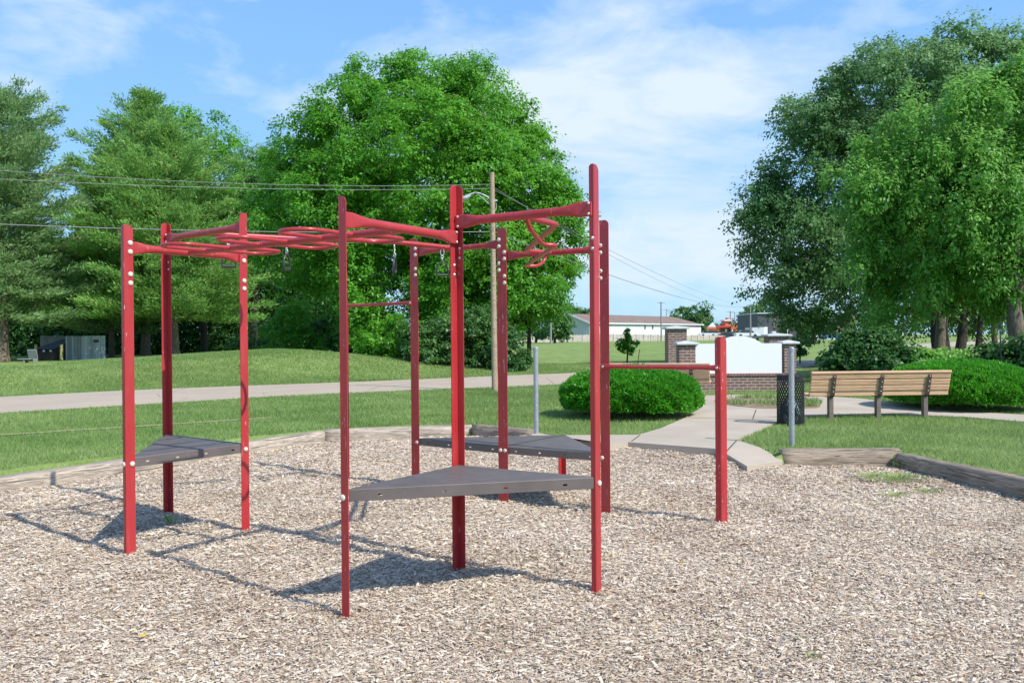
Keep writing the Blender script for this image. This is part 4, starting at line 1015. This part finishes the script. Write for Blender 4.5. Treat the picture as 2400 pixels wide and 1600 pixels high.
bush(2085, 2420, 848, 972, 1.45, 'wide clipped bright green bush behind the right bench')

# ------------------------------------------------------------------ brick sign
def zat(py, px, Y): return D(px, py, Y)[2]
Yb = 22.6; o = empty('brick_sign', G(1737, 918, LZ) * (1, 1, 0) + (0, 0, LZ), 'low brick sign wall with a blank white arched panel between two capped piers', 'sign wall')
xl, xr = D(1612, 900, Yb)[0], D(1836, 900, Yb)[0]; xc = (xl + xr) / 2
zt = zat(875, 1737, Yb)
def brickbox(name, c, size, parent, rowz=None):
    mb = MB().box((0, 0, size[2] / 2), size); b_ = mb.build(name, M['brick'], parent, keep=True); b_.location = Vector(c) - parent.location; return b_
brickbox('brick_base', (xc, Yb + .2, LZ - .2), (xr - xl, .4, zt - .07 - LZ + .2), o)
# soldier course of upright bricks, slightly proud
nb = int((xr - xl + .06) / .078); mb = MB(); rb = simple('coping_brick', (.25, .145, .115), .85, .35, 5)
for k in range(nb): mb.box((xl - .03 + (k + .5) * (xr - xl + .06) / nb, Yb + .2, zt - .035), ((xr - xl + .06) / nb - .010, .46, .07), bev=.004)
mb.build('coping', rb, o)
MB().box((xc, Yb + .2, zt - .036), (xr - xl + .05, .44, .060)).build('coping_mortar', simple('mortar', (.32, .28, .25), .9), o)
zp0 = zt - .02; zp1 = zat(805, 1700, Yb + .1); za = zat(787, 1733, Yb + .1)
xpl, xpr = D(1618, 850, Yb + .1)[0], D(1833, 850, Yb + .1)[0]; xa = D(1734, 800, Yb + .1)[0]; ra = D(1786, 800, Yb + .1)[0] - xa
pl = [(xpl, zp0), (xpr, zp0), (xpr, zp1), (xa + ra, zp1)]
sg = za - zp1; RR = (ra * ra + sg * sg) / (2 * sg)
for t_ in np.linspace(1, -1, 25)[1:-1]: pl.append((xa + ra * t_, zp1 + math.sqrt(RR * RR - (ra * t_) ** 2) - (RR - sg)))
pl += [(xa - ra, zp1), (xpl, zp1)]
n = len(pl); V = [(x, Yb + .12, z) for x, z in pl] + [(x, Yb + .26, z) for x, z in pl]
t = NT('sign_panel_paint'); g_ = t.geo(); s1 = t.noise(t.geo((5, 5, .5)), 1.4, 5, .6); s2 = t.noise(g_, 16, 3)
cc = t.mix(t.mr(s1, .55, .8, 0, .18), (.80, .80, .79), (.58, .57, .54)); cc = t.mix(t.mr(s2, .74, .78, 0, .35), cc, (.35, .33, .3))
M['panel'] = t.done(t.bsdf(cc, .55))
MB().add(V, [tuple(range(n)), tuple(range(2 * n - 1, n - 1, -1))] + [(i, (i + 1) % n, n + (i + 1) % n, n + i) for i in range(n)]).build('panel', M['panel'], o)
def cap_mesh(x, y, z, w, d, parent, rnd=False):
    mb = MB().box((x, y, z + .03), (w, d, .06), bev=.01)
    h = .05; a_, b_ = w / 2 - .012, d / 2 - .012
    mb.add([(x - a_, y - b_, z + .06), (x + a_, y - b_, z + .06), (x + a_, y + b_, z + .06), (x - a_, y + b_, z + .06), (x, y, z + .06 + h)], [(0, 1, 4), (1, 2, 4), (2, 3, 4), (3, 0, 4)])
    mb.build('cap', M['cap'], parent)
def pier(pxl, pxr, pyt, Y, parent, dp=.42, capw=None, ry=0.):
    x0, x1 = D(pxl, 800, Y)[0], D(pxr, 800, Y)[0]; zt_ = zat(pyt, (pxl + pxr) / 2, Y); g0 = tz((x0 + x1) / 2, Y)
    brickbox('pier', ((x0 + x1) / 2, Y + dp / 2, g0 - .15), (x1 - x0, dp, zt_ - g0 + .15), parent)
    cap_mesh((x0 + x1) / 2, Y + dp / 2, zt_, x1 - x0 + .16, dp + .16, parent)
pier(1592, 1630, 808, Yb + .05, o, .42)
pier(1838, 1866, 806, Yb + .6, o, .42)
for pxl, pxr, pyt, Y, lab in ((1566, 1610, 771, 27.5, 'taller brown brick pillar with a stone cap behind the left end of the sign'), (1803, 1850, 788, 28, 'brick pillar with a wide stone cap behind the right end of the sign')):
    x0 = D((pxl + pxr) / 2, 800, Y)[0]; q = empty('brick_pillar', (x0, Y + .3, tz(x0, Y)), lab, 'pillar', 'free standing brick pillars'); pier(pxl, pxr, pyt, Y, q, .6)

# ------------------------------------------------------------------ wooden pole, lamp, cables
Yp = G(1161, 917, LZ)[1]; pb = G(1160, 917, LZ); pt = D(1153, 405, Yp)
po = empty('utility_pole', pb, 'weathered wooden utility pole with a street lamp arm at the lawn', 'utility pole')
mb = MB(); pts = [lerp(pb - (0, 0, .3), pt, t_) for t_ in np.linspace(0, 1, 9)]
w_ = mb.tube([(p - pb) for p in pts], list(np.linspace(.085, .066, 9)), 18).build('shaft', M['pole'], po, keep=True)
def dp(px, py, Y=Yp, dy=0.): 
    q = D(px, py, Y); q[1] += dy; return q
MB().tube(curve([dp(1150, 468), dp(1138, 459), dp(1118, 452), dp(1100, 456)], 5), .022, 10).build('lamp_arm', M['lampgrey'], po)
MB().tube([dp(1148, 480), dp(1135, 468), dp(1119, 454)], .010, 8).build('brace', M['lampgrey'], po)
MB().loft([dp(1104, 456), dp(1099, 459), dp(1092, 464), dp(1084, 466), dp(1080, 466)], [(.03, .03, 2), (.07, .05, 2), (.10, .075, 2), (.10, .06, 2), (.05, .03, 2)], 16).build('lamp_head', M['lampgrey'], po)
MB().tube(curve([dp(1158, 470), dp(1163, 478), dp(1163, 490), dp(1158, 497)], 4), .008, 6).build('conduit', M['lampgrey'], po)
MB().box(dp(1157, 470), (.20, .06, .05)).build('bracket', M['lampgrey'], po)
wire = simple('cable', (.22, .22, .22), .5)
def cable(a, b, sag, label, r=.010):
    a, b = np.asarray(a), np.asarray(b); P = [lerp(a, b, t_) - np.array([0, 0, 4 * sag * t_ * (1 - t_)]) for t_ in np.linspace(0, 1, 30)]
    o = MB().tube(P, r, 6).build('power_cable', wire); center(o); return tag(o, label, 'cable', 'cables strung from the wooden pole')
cable(D(-300, 375, 17.5), dp(1152, 432), .22, 'topmost grey cable running left from the wooden pole', .0075)
cable(D(-300, 402, 17.5), dp(1152, 442), .16, 'second cable running left just below the topmost one', .0075)
cable(D(-300, 512, 17.5), dp(1152, 543), .12, 'lowest and thickest cable running left behind the red beams', .011)
cable(dp(1158, 440), D(1758, 716, 112), 1.2, 'upper cable running right from the wooden pole toward the far tree', .007)
cable(dp(1158, 445), D(1810, 724, 112), 1.0, 'middle cable running right from the wooden pole', .007)
cable(dp(1158, 544), D(1770, 716, 112), .9, 'lower cable running right from the wooden pole behind the tall post', .012)

# ------------------------------------------------------------------ field: sapling, stakes, far fence, buildings
b_ = D(1470, 850, 46); b_[2] = tz(b_[0], b_[1])
sap = [lobe(1470, 770, 5, 46), lobe(1467, 782, 8, 46), lobe(1476, 790, 8, 46), lobe(1484, 806, 8, 46), lobe(1455, 803, 9, 46), lobe(1470, 806, 10, 46), lobe(1460, 818, 7, 46), lobe(1480, 819, 7, 46)]
broadleaf('sapling', b_, sap, 150, 15, .11, .13, 'maple', 'young tree standing alone in the field left of the brick pillar', 'saplings in the field', trunk=(.045, 1.4), droop=.3)
q = D(1494, 852, 46); q[2] = tz(q[0], q[1]); tag(center(MB().tube([q - (0, 0, .1), q + (.12, 0, .75)], .02, 6).build('stake', M['brown'])), 'thin leaning stake in the grass right of the sapling', 'stake')
for px, pyt, pyb, Y, lab in ((1875, 790, 862, 44, 'small sapling right of the brick sign pier'), (1965, 795, 845, 52, 'small sapling in the field left of the shrubs')):
    b_ = D(px, pyb, Y); b_[2] = tz(b_[0], b_[1]); ls = [lobe(px, pyt + 8, 12, Y), lobe(px + 3, pyt + 20, 14, Y), lobe(px - 4, pyt + 30, 10, Y)]
    broadleaf('sapling', b_, ls, 60, 20, .12, .14, 'shrub', lab, 'saplings in the field', trunk=(.04, 1.1), droop=.3)

M['farfence'] = simple('far_fence_board', (.47, .43, .37), .9, .25, 1.5)
M['siding'] = simple('pale_siding', (.72, .76, .75), .7, .06, .3)
M['gable'] = simple('grey_siding', (.50, .54, .51), .7, .06, .3)
M['roof'] = simple('brown_shingle', (.205, .145, .115), .9, .2, .6)
M['trim'] = simple('white_trim', (.8, .8, .8), .6, .05)
M['glass'] = simple('window_dark', (.05, .06, .07), .2, .2)
M['orange'] = simple('orange_paint', (.62, .17, .07), .6, .15, .5)
M['darkgrey'] = simple('dark_grey_cladding', (.075, .08, .09), .7, .15, .4)
M['boxwhite'] = simple('container_white', (.62, .64, .66), .6, .1, .5)
M['redroof'] = simple('red_metal_roof', (.62, .05, .05), .5, .1, .5)
M['tan'] = simple('tan_brick_wall', (.45, .32, .24), .9, .2, .5)
def farz(px, py, Y): return D(px, py, Y)
fp = [(1150, 170), (1210, 180), (1300, 186), (1400, 192), (1560, 205), (1700, 220)]
ff = empty('board_fence', (D(1400, 800, 192)[0], 192, .4), 'long pale wooden board fence across the far edge of the field', 'fence')
mbp = MB(); mbq = MB()
for (p0, y0), (p1, y1) in zip(fp[:-1], fp[1:]):
    a, b = D(p0, 800, y0), D(p1, 800, y1); L = np.linalg.norm((b - a)[:2]); nseg = int(L / .3)
    for k in range(nseg):
        f = (k + .5) / nseg; c = lerp(a, b, f); pxx = p0 + (p1 - p0) * f
        py0 = np.interp(pxx, [1150, 1210, 1400, 1560, 1700], [808, 804, 800, 798, 796]); py1 = np.interp(pxx, [1150, 1210, 1395, 1396, 1560, 1700], [789, 787, 784, 782.5, 784.5, 786])
        Yc = c[1]; z0 = D(pxx, py0, Yc)[2] - .8; z1 = D(pxx, py1, Yc)[2] + rng.normal(0, .03)
        mbp.box((c[0], c[1] + rng.normal(0, .02), (z0 + z1) / 2), (L / nseg * .94, .05, z1 - z0), X=b - a)
        if k % 8 == 0: mbq.box((c[0], c[1] - .1, (z0 + z1) / 2 + .05), (.14, .14, z1 - z0), X=b - a)
mbp.build('boards', M['farfence'], ff); mbq.build('fence_post', M['farfence'], ff)
# long building
YA, YB_ = 215, 262
lb = empty('long_building', (D(1382, 790, YA)[0], YA, .3), 'long low pale building with a brown shingle roof behind the board fence', 'building')
def zz(px, py, Y): return D(px, py, Y)
a0 = zz(1382, 786, YA); a1 = zz(1382, 755, YA); b0_ = zz(1643, 786, YB_); b1_ = zz(1643, 761, YB_)
hE = (a1[2] + b1_[2]) / 2; a1[2] = hE; b1_[2] = hE; a0[2] = b0_[2] = -.5
gd = zz(1290, 786, 222) - zz(1382, 786, YA); gd[2] = 0
c0, d0 = a0 + gd, b0_ + gd; c1_, d1_ = a1 + gd, b1_ + gd
rz_ = zz(1336, 736, (YA + 222) / 2)[2]
r0_ = (a1 + c1_) / 2; r0_[2] = rz_; r1_ = (b1_ + d1_) / 2; r1_[2] = rz_; ld = unit(b0_ - a0); r1_ = r1_ - ld * 7; 
MB().add([a0, b0_, b1_, a1, d0, c0, c1_, d1_], [(0, 1, 2, 3), (1, 4, 7, 2), (4, 5, 6, 7)]).build('wall', M['siding'], lb)
MB().add([a0 - ld * .01, a1 - ld * .01, r0_ - ld * .01, c1_ - ld * .01, c0 - ld * .01], [(0, 1, 2, 3, 4)]).build('gable_wall', M['gable'], lb)
ov = unit(np.cross(ld, up)) * .6
A1, B1, C1, D1 = a1 + ov * 1 - ld * .8 - up * .15, b1_ + ov + ld * .8 - up * .15, c1_ - ov - ld * .8 - up * .15, d1_ - ov + ld * .8 - up * .15; R0 = r0_ - ld * .8 + up * .1; R1 = r1_ + up * .1
MB().add([A1, B1, R1, R0, C1, D1], [(0, 1, 2, 3), (4, 5, 2, 3)[::-1], (1, 5, 2)]).build('roof', M['roof'], lb)
MB().box((A1 + B1) / 2 + up * .05, (np.linalg.norm(B1 - A1), .12, .28), X=B1 - A1).box((A1 + R0) / 2 - ld * .1, (np.linalg.norm(A1 - R0), .15, .35), X=R0 - A1).box((C1 + R0) / 2 - ld * .1, (np.linalg.norm(C1 - R0), .15, .35), X=R0 - C1).build('trim', M['trim'], lb)
for px, w_ in ((1511, .8), (1529, .8)):
    f = (px - 1382) / (1643 - 1382) * YA / (YB_ + (YA - YB_) * (px - 1382) / 261); f = (px - 1382) / 261; Yq = 1 / ((1 - f) / YA + f / YB_)
    c = zz(px, 767, Yq); 
    if px in (1437, 1466): c[2] += .2; 
    wn = MB().box(c + unit(np.cross(ld, up)) * .08, (w_, .12, 1.0), X=ld).build('window', M['glass'], lb)
    MB().box(c + unit(np.cross(ld, up)) * .05 , (w_ + .3, .10, 1.3), X=ld).build('frame', M['trim'], wn)
# utility poles far away
def far_pole(px, pyt, pyb, Y, label, arm=True, r=.14):
    a, b = D(px, pyb, Y), D(px - (pyb - pyt) * .008, pyt, Y); o = empty('far_utility_pole', a, label, 'utility pole', 'distant utility poles')
    MB().tube([a - (0, 0, .5), b], [r, r * .7], 8).build('shaft', simple('far_pole_grey', (.26, .24, .23), .9) if 'fp' not in M else M['fp'], o)
    if arm: MB().box(b - (0, 0, .25), (Y * .009, .12, .12)).build('crossarm', M['fp'], o)
M['fp'] = simple('distant_pole_wood', (.27, .25, .24), .9)
far_pole(1291, 725, 803, 150, 'pale metal pole without crossarm standing in front of the board fence', False, .2)
far_pole(1550, 707, 795, 190, 'distant utility pole in front of the long building', r=.2)
far_pole(1562, 724, 762, 290, 'thin distant pole rising behind the roof of the long building', r=.16)
far_pole(1573, 727, 762, 310, 'thinnest distant pole with crossarm, rightmost behind the long roof', r=.14)
far_pole(1712, 729, 790, 260, 'distant utility pole with crossarm in front of the orange restaurant', r=.22)
far_pole(1722, 731, 760, 330, 'distant pole just right of the one in front of the restaurant', r=.16)
far_pole(1759, 718, 792, 112, 'distant pole carrying the cables in front of the far tree', False, .13)
# orange restaurant, dark building, box, townhouses, left red roof
def box_px(mb, x0, x1, y0, y1, Y, dep, zb=None):
    a, b = D(x0, y1, Y), D(x1, y0, Y); z0 = a[2] if zb is None else zb
    mb.box(((a[0] + b[0]) / 2, Y + dep / 2, (z0 + b[2]) / 2), (b[0] - a[0], dep, b[2] - z0)); return mb
def bld(name, px, Y, label, parts, cat='building', group=None):
    o = empty(name, (D(px, 790, Y)[0], Y, .4), label, cat, group)
    for nm, mt, (x0, x1, y0, y1, dy, dep) in parts: box_px(MB(), x0, x1, y0, y1, Y + dy, dep).build(nm, M[mt], o)
    return o
bld('restaurant', 1705, 250, 'small orange restaurant with a tower and red canopy beyond the fence', [('wall', 'orange', (1686, 1730, 764, 790, 0, 12)), ('roof', 'redroof', (1680, 1733, 763, 767, -1.5, 15)), ('tower', 'orange', (1700, 1711, 752, 764, 0, 5)), ('tower_cap', 'trim', (1698, 1713, 749, 752, -.5, 6)), ('spire', 'orange', (1704, 1708, 744, 749, 1, 2)), ('upper_wall', 'tan', (1711, 1745, 755, 764, 5, 10)), ('window', 'glass', (1690, 1698, 771, 783, -.3, .5)), ('window', 'trim', (1699, 1704, 771, 783, -.3, .5)), ('window', 'glass', (1706, 1712, 771, 783, -.3, .5)), ('awning', 'orange', (1714, 1729, 764, 771, -2.5, 2)), ('column', 'trim', (1716, 1718, 771, 786, -2.4, 1))])
o = empty('roadside_sign', (D(1668, 780, 235)[0], 235, .4), 'orange and white pointed roadside sign left of the restaurant', 'sign')
box_px(MB(), 1657, 1679, 766, 771, 235, 1).build('band', M['orange'], o); a = D(1660, 766, 235); b = D(1678, 766, 235); c = D(1671, 755, 235)
MB().add([a, b, c, a + (0, 1, 0), b + (0, 1, 0), c + (0, 1, 0)], [(0, 1, 2), (5, 4, 3), (0, 3, 4, 1), (1, 4, 5, 2), (2, 5, 3, 0)]).build('board', M['trim'], o)
box_px(MB(), 1659, 1661, 771, 792, 235.3, .5).build('support', M['trim'], o)
bld('dark_building', 1810, 180, 'tall dark grey clad building partly behind the right trees', [('wall', 'darkgrey', (1776, 1812, 735, 792, 0, 16)), ('parapet', 'boxwhite', (1775, 1813, 732.5, 735, -.3, 17)), ('side_wing', 'darkgrey', (1812.1, 1845, 740, 792, 2, 14)), ('window', 'tan', (1813.5, 1819, 742, 750, 1.8, .4)), ('window', 'tan', (1813.5, 1819, 759, 768, 1.8, .4)), ('downpipe', 'trim', (1844.2, 1846.2, 763, 783, 1.5, 1)), ('mechanical_unit', 'boxwhite', (1810, 1819, 776, 781, -3, 2))])
bld('white_container', 1782, 165, 'grey-white box building in front of the dark grey building', [('wall', 'boxwhite', (1763, 1791, 767, 788, 0, 5)), ('corner_panel', 'trim', (1791.1, 1799, 766, 788, .4, 5))])
bld('townhouse', 1890, 210, 'tan brick townhouse seen under the right tree, left one', [('wall', 'tan', (1874, 1902, 772, 796, 0, 12)), ('roof', 'boxwhite', (1872, 1904, 766, 772, -.5, 13)), ('window', 'trim', (1879, 1884, 777, 783, -.3, .4)), ('window', 'trim', (1889, 1894, 777, 783, -.3, .4))], group='townhouses behind the right trees')
bld('townhouse', 1945, 200, 'pale townhouse seen under the right tree, right one', [('wall', 'boxwhite', (1908, 1958, 765, 796, 0, 12)), ('side_wall', 'tan', (1958.1, 2000, 758, 796, .2, 12)), ('roof', 'roof', (1906, 2002, 752, 758, -.5, 13)), ('window', 'glass', (1915, 1919, 775, 782, -.3, .4)), ('window', 'glass', (1930, 1934, 775, 782, -.3, .4)), ('window', 'trim', (1968, 1973, 772, 780, -.3, .4))], group='townhouses behind the right trees')
bld('red_roofed_shed', 1190, 200, 'white building with a red roof just right of the wooden pole', [('wall', 'trim', (1160, 1208, 770, 790, 0, 8)), ('roof', 'redroof', (1156, 1207, 756, 770, -.6, 9)), ('chimney', 'roof', (1194, 1201, 754, 756, 1, 2))])
# parked cars and a dark wall strip beyond the fence, tiny
def car(px, py, Y, mat, label, w=4.4):
    c = D(px, py, Y); o = empty('parked_car', c, label, 'car', 'tiny parked cars beyond the field'); L = w / 2
    def pr(prof, dy0, dy1): 
        n = len(prof); return [(c[0] + x, Y + dy0, c[2] + z) for x, z in prof] + [(c[0] + x, Y + dy1, c[2] + z) for x, z in prof], [tuple(range(n)), tuple(range(2 * n - 1, n - 1, -1))] + [(i, (i + 1) % n, n + (i + 1) % n, n + i) for i in range(n)]
    MB().add(*pr([(-L, .3), (L, .3), (L, .75), (L * .75, .88), (-L * .8, .9), (-L, .8)], 0, 1.8)).build('body', mat, o)
    MB().add(*pr([(-L * .7, .88), (L * .6, .88), (L * .35, 1.42), (-L * .5, 1.45)], .12, 1.68)).build('cabin', M['glass'], o)
    for s in (-1, 1): MB().tube([(c[0] + s * L * .62, Y - .03, c[2] + .33), (c[0] + s * L * .62, Y + .25, c[2] + .33)], .33, 14).build('wheel', M['black'], o)
cw = simple('car_white', (.75, .76, .78), .3, .03); cdk = simple('car_dark', (.03, .035, .05), .3, .1); cbl = simple('car_blue', (.03, .16, .35), .3, .1)
for px, py, Y, mt, lb_ in ((1660, 788, 228, cw, 'white car parked just right of the long building'), (1675, 788, 231, cw, 'white car parked below the roadside sign'), (1705, 790, 228, cdk, 'dark car parked in front of the restaurant'), (1726, 789, 236, cw, 'white car parked at the right end of the restaurant'), (1753, 791, 160, cw, 'white car parked left of the box building'), (1950, 795, 185, cbl, 'blue car parked in front of the pale townhouse'), (1895, 797, 170, cw, 'white car below the tan townhouse')):
    car(px, py, Y, mt, lb_)
o = box_px(MB(), 1695, 1880, 786, 793, 150, .4).build('low_wall', M['darkgrey']); center(o); tag(o, 'low dark wall beyond the field right of the board fence', 'wall')
# distant trees
def far_tree(pts, Y, ncl, mat, label, leaf=.5, group='distant trees beyond the field', cone=False):
    ls = [lobe(a_, b_, r_, Y) for a_, b_, r_ in pts]; b_ = D(pts[0][0], 792, Y); b_[2] = .3
    broadleaf('distant_tree', b_, ls, ncl, 26, leaf, leaf * 2.0, mat, label, group, trunk=(.25 * Y / 150, 3.0), droop=.3)
far_tree([(1300, 745, 24), (1292, 765, 28), (1305, 715, 16), (1312, 770, 20)], 160, 200, 'shrub', 'feathery grey-green tree left of the long building')
far_tree([(1256, 772, 18), (1256, 755, 13), (1256, 740, 8), (1257, 724, 5), (1257, 713, 3)], 175, 100, 'maple2', 'dark narrow conifer left of the long building')
far_tree([(1350, 733, 12), (1340, 738, 12)], 300, 50, 'shrub', 'small round treetop above the left end of the long roof', .7)
far_tree([(1372, 735, 9), (1384, 737, 8)], 300, 40, 'shrub', 'treetop just left of the tall right post above the roof', .7)
far_tree([(1594, 745, 18), (1588, 756, 18)], 300, 90, 'shrub', 'smaller round tree behind the right end of the long building', .8)
far_tree([(1640, 735, 20), (1638, 755, 24), (1648, 770, 16)], 290, 140, 'shrub', 'larger round tree at the right end of the long building', .8)
far_tree([(1690, 765, 12), (1680, 775, 14)], 330, 50, 'maple2', 'dark low tree behind the restaurant', .8)
far_tree([(1775, 735, 30), (1750, 752, 24), (1800, 725, 26), (1765, 765, 20)], 200, 230, 'shrub', 'broad feathery tree behind the dark grey building', .6)
far_tree([(1906, 755, 26), (1890, 770, 16), (1920, 745, 18)], 130, 160, 'willow', 'bright small tree at the far edge of the field under the dark tree', .35)

# ------------------------------------------------------------------ enclosure, dumpster and yard chair on the left
Yd = 56
def PZ(px, py, Y=Yd): return D(px, py, Y)
en = empty('board_enclosure', (PZ(200, 846)[0], Yd, .3), 'grey vertical board enclosure beside the dumpster', 'enclosure')
mb = MB(); x0, x1 = PZ(154, 800)[0], PZ(247, 800)[0]; nbd = 24
zlo = PZ(200, 855)[2]; zhi = PZ(200, 787)[2]
for k in range(nbd): mb.box((x0 + (k + .5) * (x1 - x0) / nbd, Yd + rng.normal(0, .008), (zlo + zhi) / 2 + rng.normal(0, .015)), ((x1 - x0) / nbd * .88, .03, zhi - zlo))
mb.build('front_boards', M['greyfence'], en)
mb = MB(); x2 = PZ(94, 800, Yd + 3)[0]; x3 = PZ(154, 800, Yd + 3)[0]; z2 = PZ(120, 787, Yd + 3)[2]
for k in range(14): mb.box((x2 + (k + .5) * (x3 - x2) / 14, Yd + 3, (zlo + z2) / 2 + rng.normal(0, .02)), ((x3 - x2) / 14 * .9, .03, z2 - zlo))
mb.build('back_boards', simple('pale_grey_board', (.34, .34, .33), .85, .35, 3), en)
MB().box(((x0 + x1) / 2, Yd + .05, zhi - .35), (x1 - x0, .06, .1)).box(((x0 + x1) / 2, Yd + .05, zlo + .5), (x1 - x0, .06, .1)).build('rail', M['greyfence'], en)
c_ = PZ(226, 799); MB().box((c_[0], Yd - .05, c_[2]), (.32, .05, .16)).build('notice_plate', M['black'], en)
dm = empty('dumpster', (PZ(108, 850)[0], Yd - .5, .3), 'dark dumpster with a sloping black lid between two yellowish wooden posts', 'dumpster')
xa_, xb_ = PZ(87, 850)[0], PZ(130, 850)[0]; zt_ = PZ(108, 819)[2]; zb_ = PZ(108, 852)[2]
MB().box(((xa_ + xb_) / 2, Yd - .2 + .8, (zt_ + zb_) / 2), (xb_ - xa_, 1.6, zt_ - zb_), bev=.03).build('body', M['dumpbody'], dm)
xc_ = PZ(150, 800)[0]; z3 = PZ(140, 795)[2]
MB().add([(xa_ - .08, Yd - .3, zt_), (xb_ + .1, Yd - .3, zt_), (xc_, Yd + 1.5, z3), (xa_ + 1.0, Yd + 1.5, z3), (xa_ - .08, Yd - .3, zt_ + .05), (xb_ + .1, Yd - .3, zt_ + .05), (xc_, Yd + 1.5, z3 + .05), (xa_ + 1.0, Yd + 1.5, z3 + .05)], [(0, 1, 2, 3), (4, 5, 6, 7), (0, 1, 5, 4), (1, 2, 6, 5), (2, 3, 7, 6), (3, 0, 4, 7)]).build('lid', M['dumplid'], dm)
MB().add([(xb_, Yd - .2, zb_), (xb_, Yd - .2, zt_), (xc_, Yd + 1.5, z3), (xc_, Yd + 1.5, zb_)], [(0, 1, 2, 3)]).build('side_panel', M['dumpbody'], dm)
for px in (91, 109, 125): c_ = PZ(px, 822); MB().box((c_[0], Yd - .33, c_[2]), (.13, .04, .12)).build('hinge', M['trim'], dm)
for px, pt_, lab in ((84, 807, 'yellowish wooden guard post left of the dumpster'), (144, 807, 'yellowish wooden guard post right of the dumpster')):
    a = PZ(px, 852, Yd - 1.0); b = PZ(px, pt_, Yd - 1.0); q = MB().tube([a, b], .10, 14).build('guard_post', M['bollard']); center(q); tag(q, lab, 'post', 'guard posts at the dumpster')
gch = simple('faded_plastic', (.22, .24, .22), .7, .2, 4)
c_ = PZ(66, 846, 50); ch = empty('yard_chair', c_, 'faded grey-green low yard chair on the grass left of the dumpster', 'chair')
MB().box(c_ + (-.15, 0, .12), (.75, .5, .06), bev=.02).build('seat', gch, ch)
MB().box(c_ + (.15, .2, .42), (.55, .06, .55), X=(1, 0, 0), Y=(0, 1, .35), bev=.02).build('backrest', gch, ch)
for s in (-1, 1): MB().box(c_ + (.15 + s * .28, 0, .0), (.06, .45, .3), bev=.01).build('leg', gch, ch)

# iron shepherd pole near the right trunks
a = D(2347, 818, 22); b = D(2343, 740, 22); mb = MB().tube([a - (0, 0, .9), b], .016, 8); e1, e2 = D(2322, 817, 22), D(2372, 817, 22)
rk = MB().tube([a - (0, 0, .9), b], .016, 8).build('iron_stand', M['black']); center(rk); tag(rk, 'thin black iron pole standing among the right shrubs', 'pole')

# ------------------------------------------------------------------ light
sx, sy = .78, -.63; el = R(46.5)
az = math.atan2(sy, sx)
sd_ = Vector((math.cos(el) * math.cos(az), math.cos(el) * math.sin(az), math.sin(el)))
sl = bpy.data.lights.new('sun', 'SUN'); sl.energy = 4.0; sl.angle = R(.5); sl.color = (1, .955, .89)
so = bpy.data.objects.new('sun', sl); col.objects.link(so); so.rotation_euler = (-sd_).to_track_quat('-Z', 'Y').to_euler()
w = bpy.data.worlds.new('World'); scene.world = w; w.use_nodes = True; nt = w.node_tree; nt.nodes.clear()
class WT(NT):
    def __init__(s, tree): s.t = tree
t = WT(nt); out = nt.nodes.new('ShaderNodeOutputWorld'); bg = nt.nodes.new('ShaderNodeBackground'); nt.links.new(bg.outputs[0], out.inputs[0])
sky = nt.nodes.new('ShaderNodeTexSky'); sky.sky_type = 'NISHITA'; sky.sun_disc = False; sky.sun_elevation = el; sky.sun_rotation = math.pi / 2 - az
sky.altitude = 100; sky.air_density = 1.0; sky.dust_density = .6; sky.ozone_density = 1.6
tc = t.n('TexCoord'); dv = tc.outputs['Generated']
def mask(px, py, inner, outer, sc=(1, 1, 1)):
    d = Vector(ray(px, py)).normalized(); df = t.n('VectorMath', _operation='SUBTRACT', i0=dv, i1=tuple(d)); ms = t.n('VectorMath', _operation='MULTIPLY', i0=df.outputs[0], i1=sc)
    ln = t.n('VectorMath', _operation='LENGTH', i0=ms.outputs[0]); return t.n('MapRange', _interpolation_type='SMOOTHSTEP', Value=ln.outputs['Value'], **{'From__Min': outer, 'From__Max': inner}).outputs[0]
mpn = t.n('Mapping', Vector=dv, Scale=(1, 1, 2.6), Rotation=(0, R(-18), 0))
nA = t.noise(mpn, 3.6, 10, .58, .5); nB = t.noise(mpn, 9, 8, .6, .5)
nz = t.math('ADD', t.math('MULTIPLY', nA, .72), t.math('MULTIPLY', nB, .28))
mk = t.math('MAXIMUM', mask(1490, 250, .0, .27, (.72, 1, 1.95)), t.math('MULTIPLY', mask(1560, 615, .0, .24, (.6, 1, 2.7)), .95))
mk = t.math('MAXIMUM', mk, t.math('MULTIPLY', mask(60, 150, .0, .24, (.7, 1, 2.0)), .6))
mk = t.math('MAXIMUM', mk, t.math('MULTIPLY', mask(1250, 90, .0, .25, (.8, 1, 1.2)), .5))
cl = t.math('ADD', t.mr(nz, .38, .62, -.66, .46), t.math('MULTIPLY', mk, .98), True)
cl = t.math('MULTIPLY', cl, 1.0, True)
# photo sky is paler and cleaner than the plain model: lift it a little
SKY_R, SKY_G, SKY_B = .95, 1.15, 1.35
tint = t.mix(1., sky.outputs[0], (SKY_R, SKY_G, SKY_B), 'MULTIPLY')
ez = t.n('SeparateXYZ', Vector=dv).outputs[2]
K_ = 1 / .193
grad = t.ramp(t.mr(ez, 0., .6), [(0., tuple(K_ * c for c in (.42, .72, 1.02))), (.35, tuple(K_ * c for c in (.30, .60, 1.02))), (1., tuple(K_ * c for c in (.17, .42, .95)))])
base_sky = t.mix(t.mr(ez, .30, .75, .85, .0), tint, grad)
skc = t.mix(cl, base_sky, (3.95, 4.6, 5.2))
nt.links.new(skc, bg.inputs[0]); bg.inputs[1].default_value = .15

scene.view_settings.view_transform = 'Standard'; scene.view_settings.look = 'None'
scene.view_settings.exposure = .40; scene.view_settings.gamma = 1; scene.view_settings.use_curve_mapping = False
scene.render.engine = 'CYCLES'
scene.cycles.max_bounces = 6; scene.cycles.transparent_max_bounces = 4
scene.render.resolution_x = 1024; scene.render.resolution_y = 682
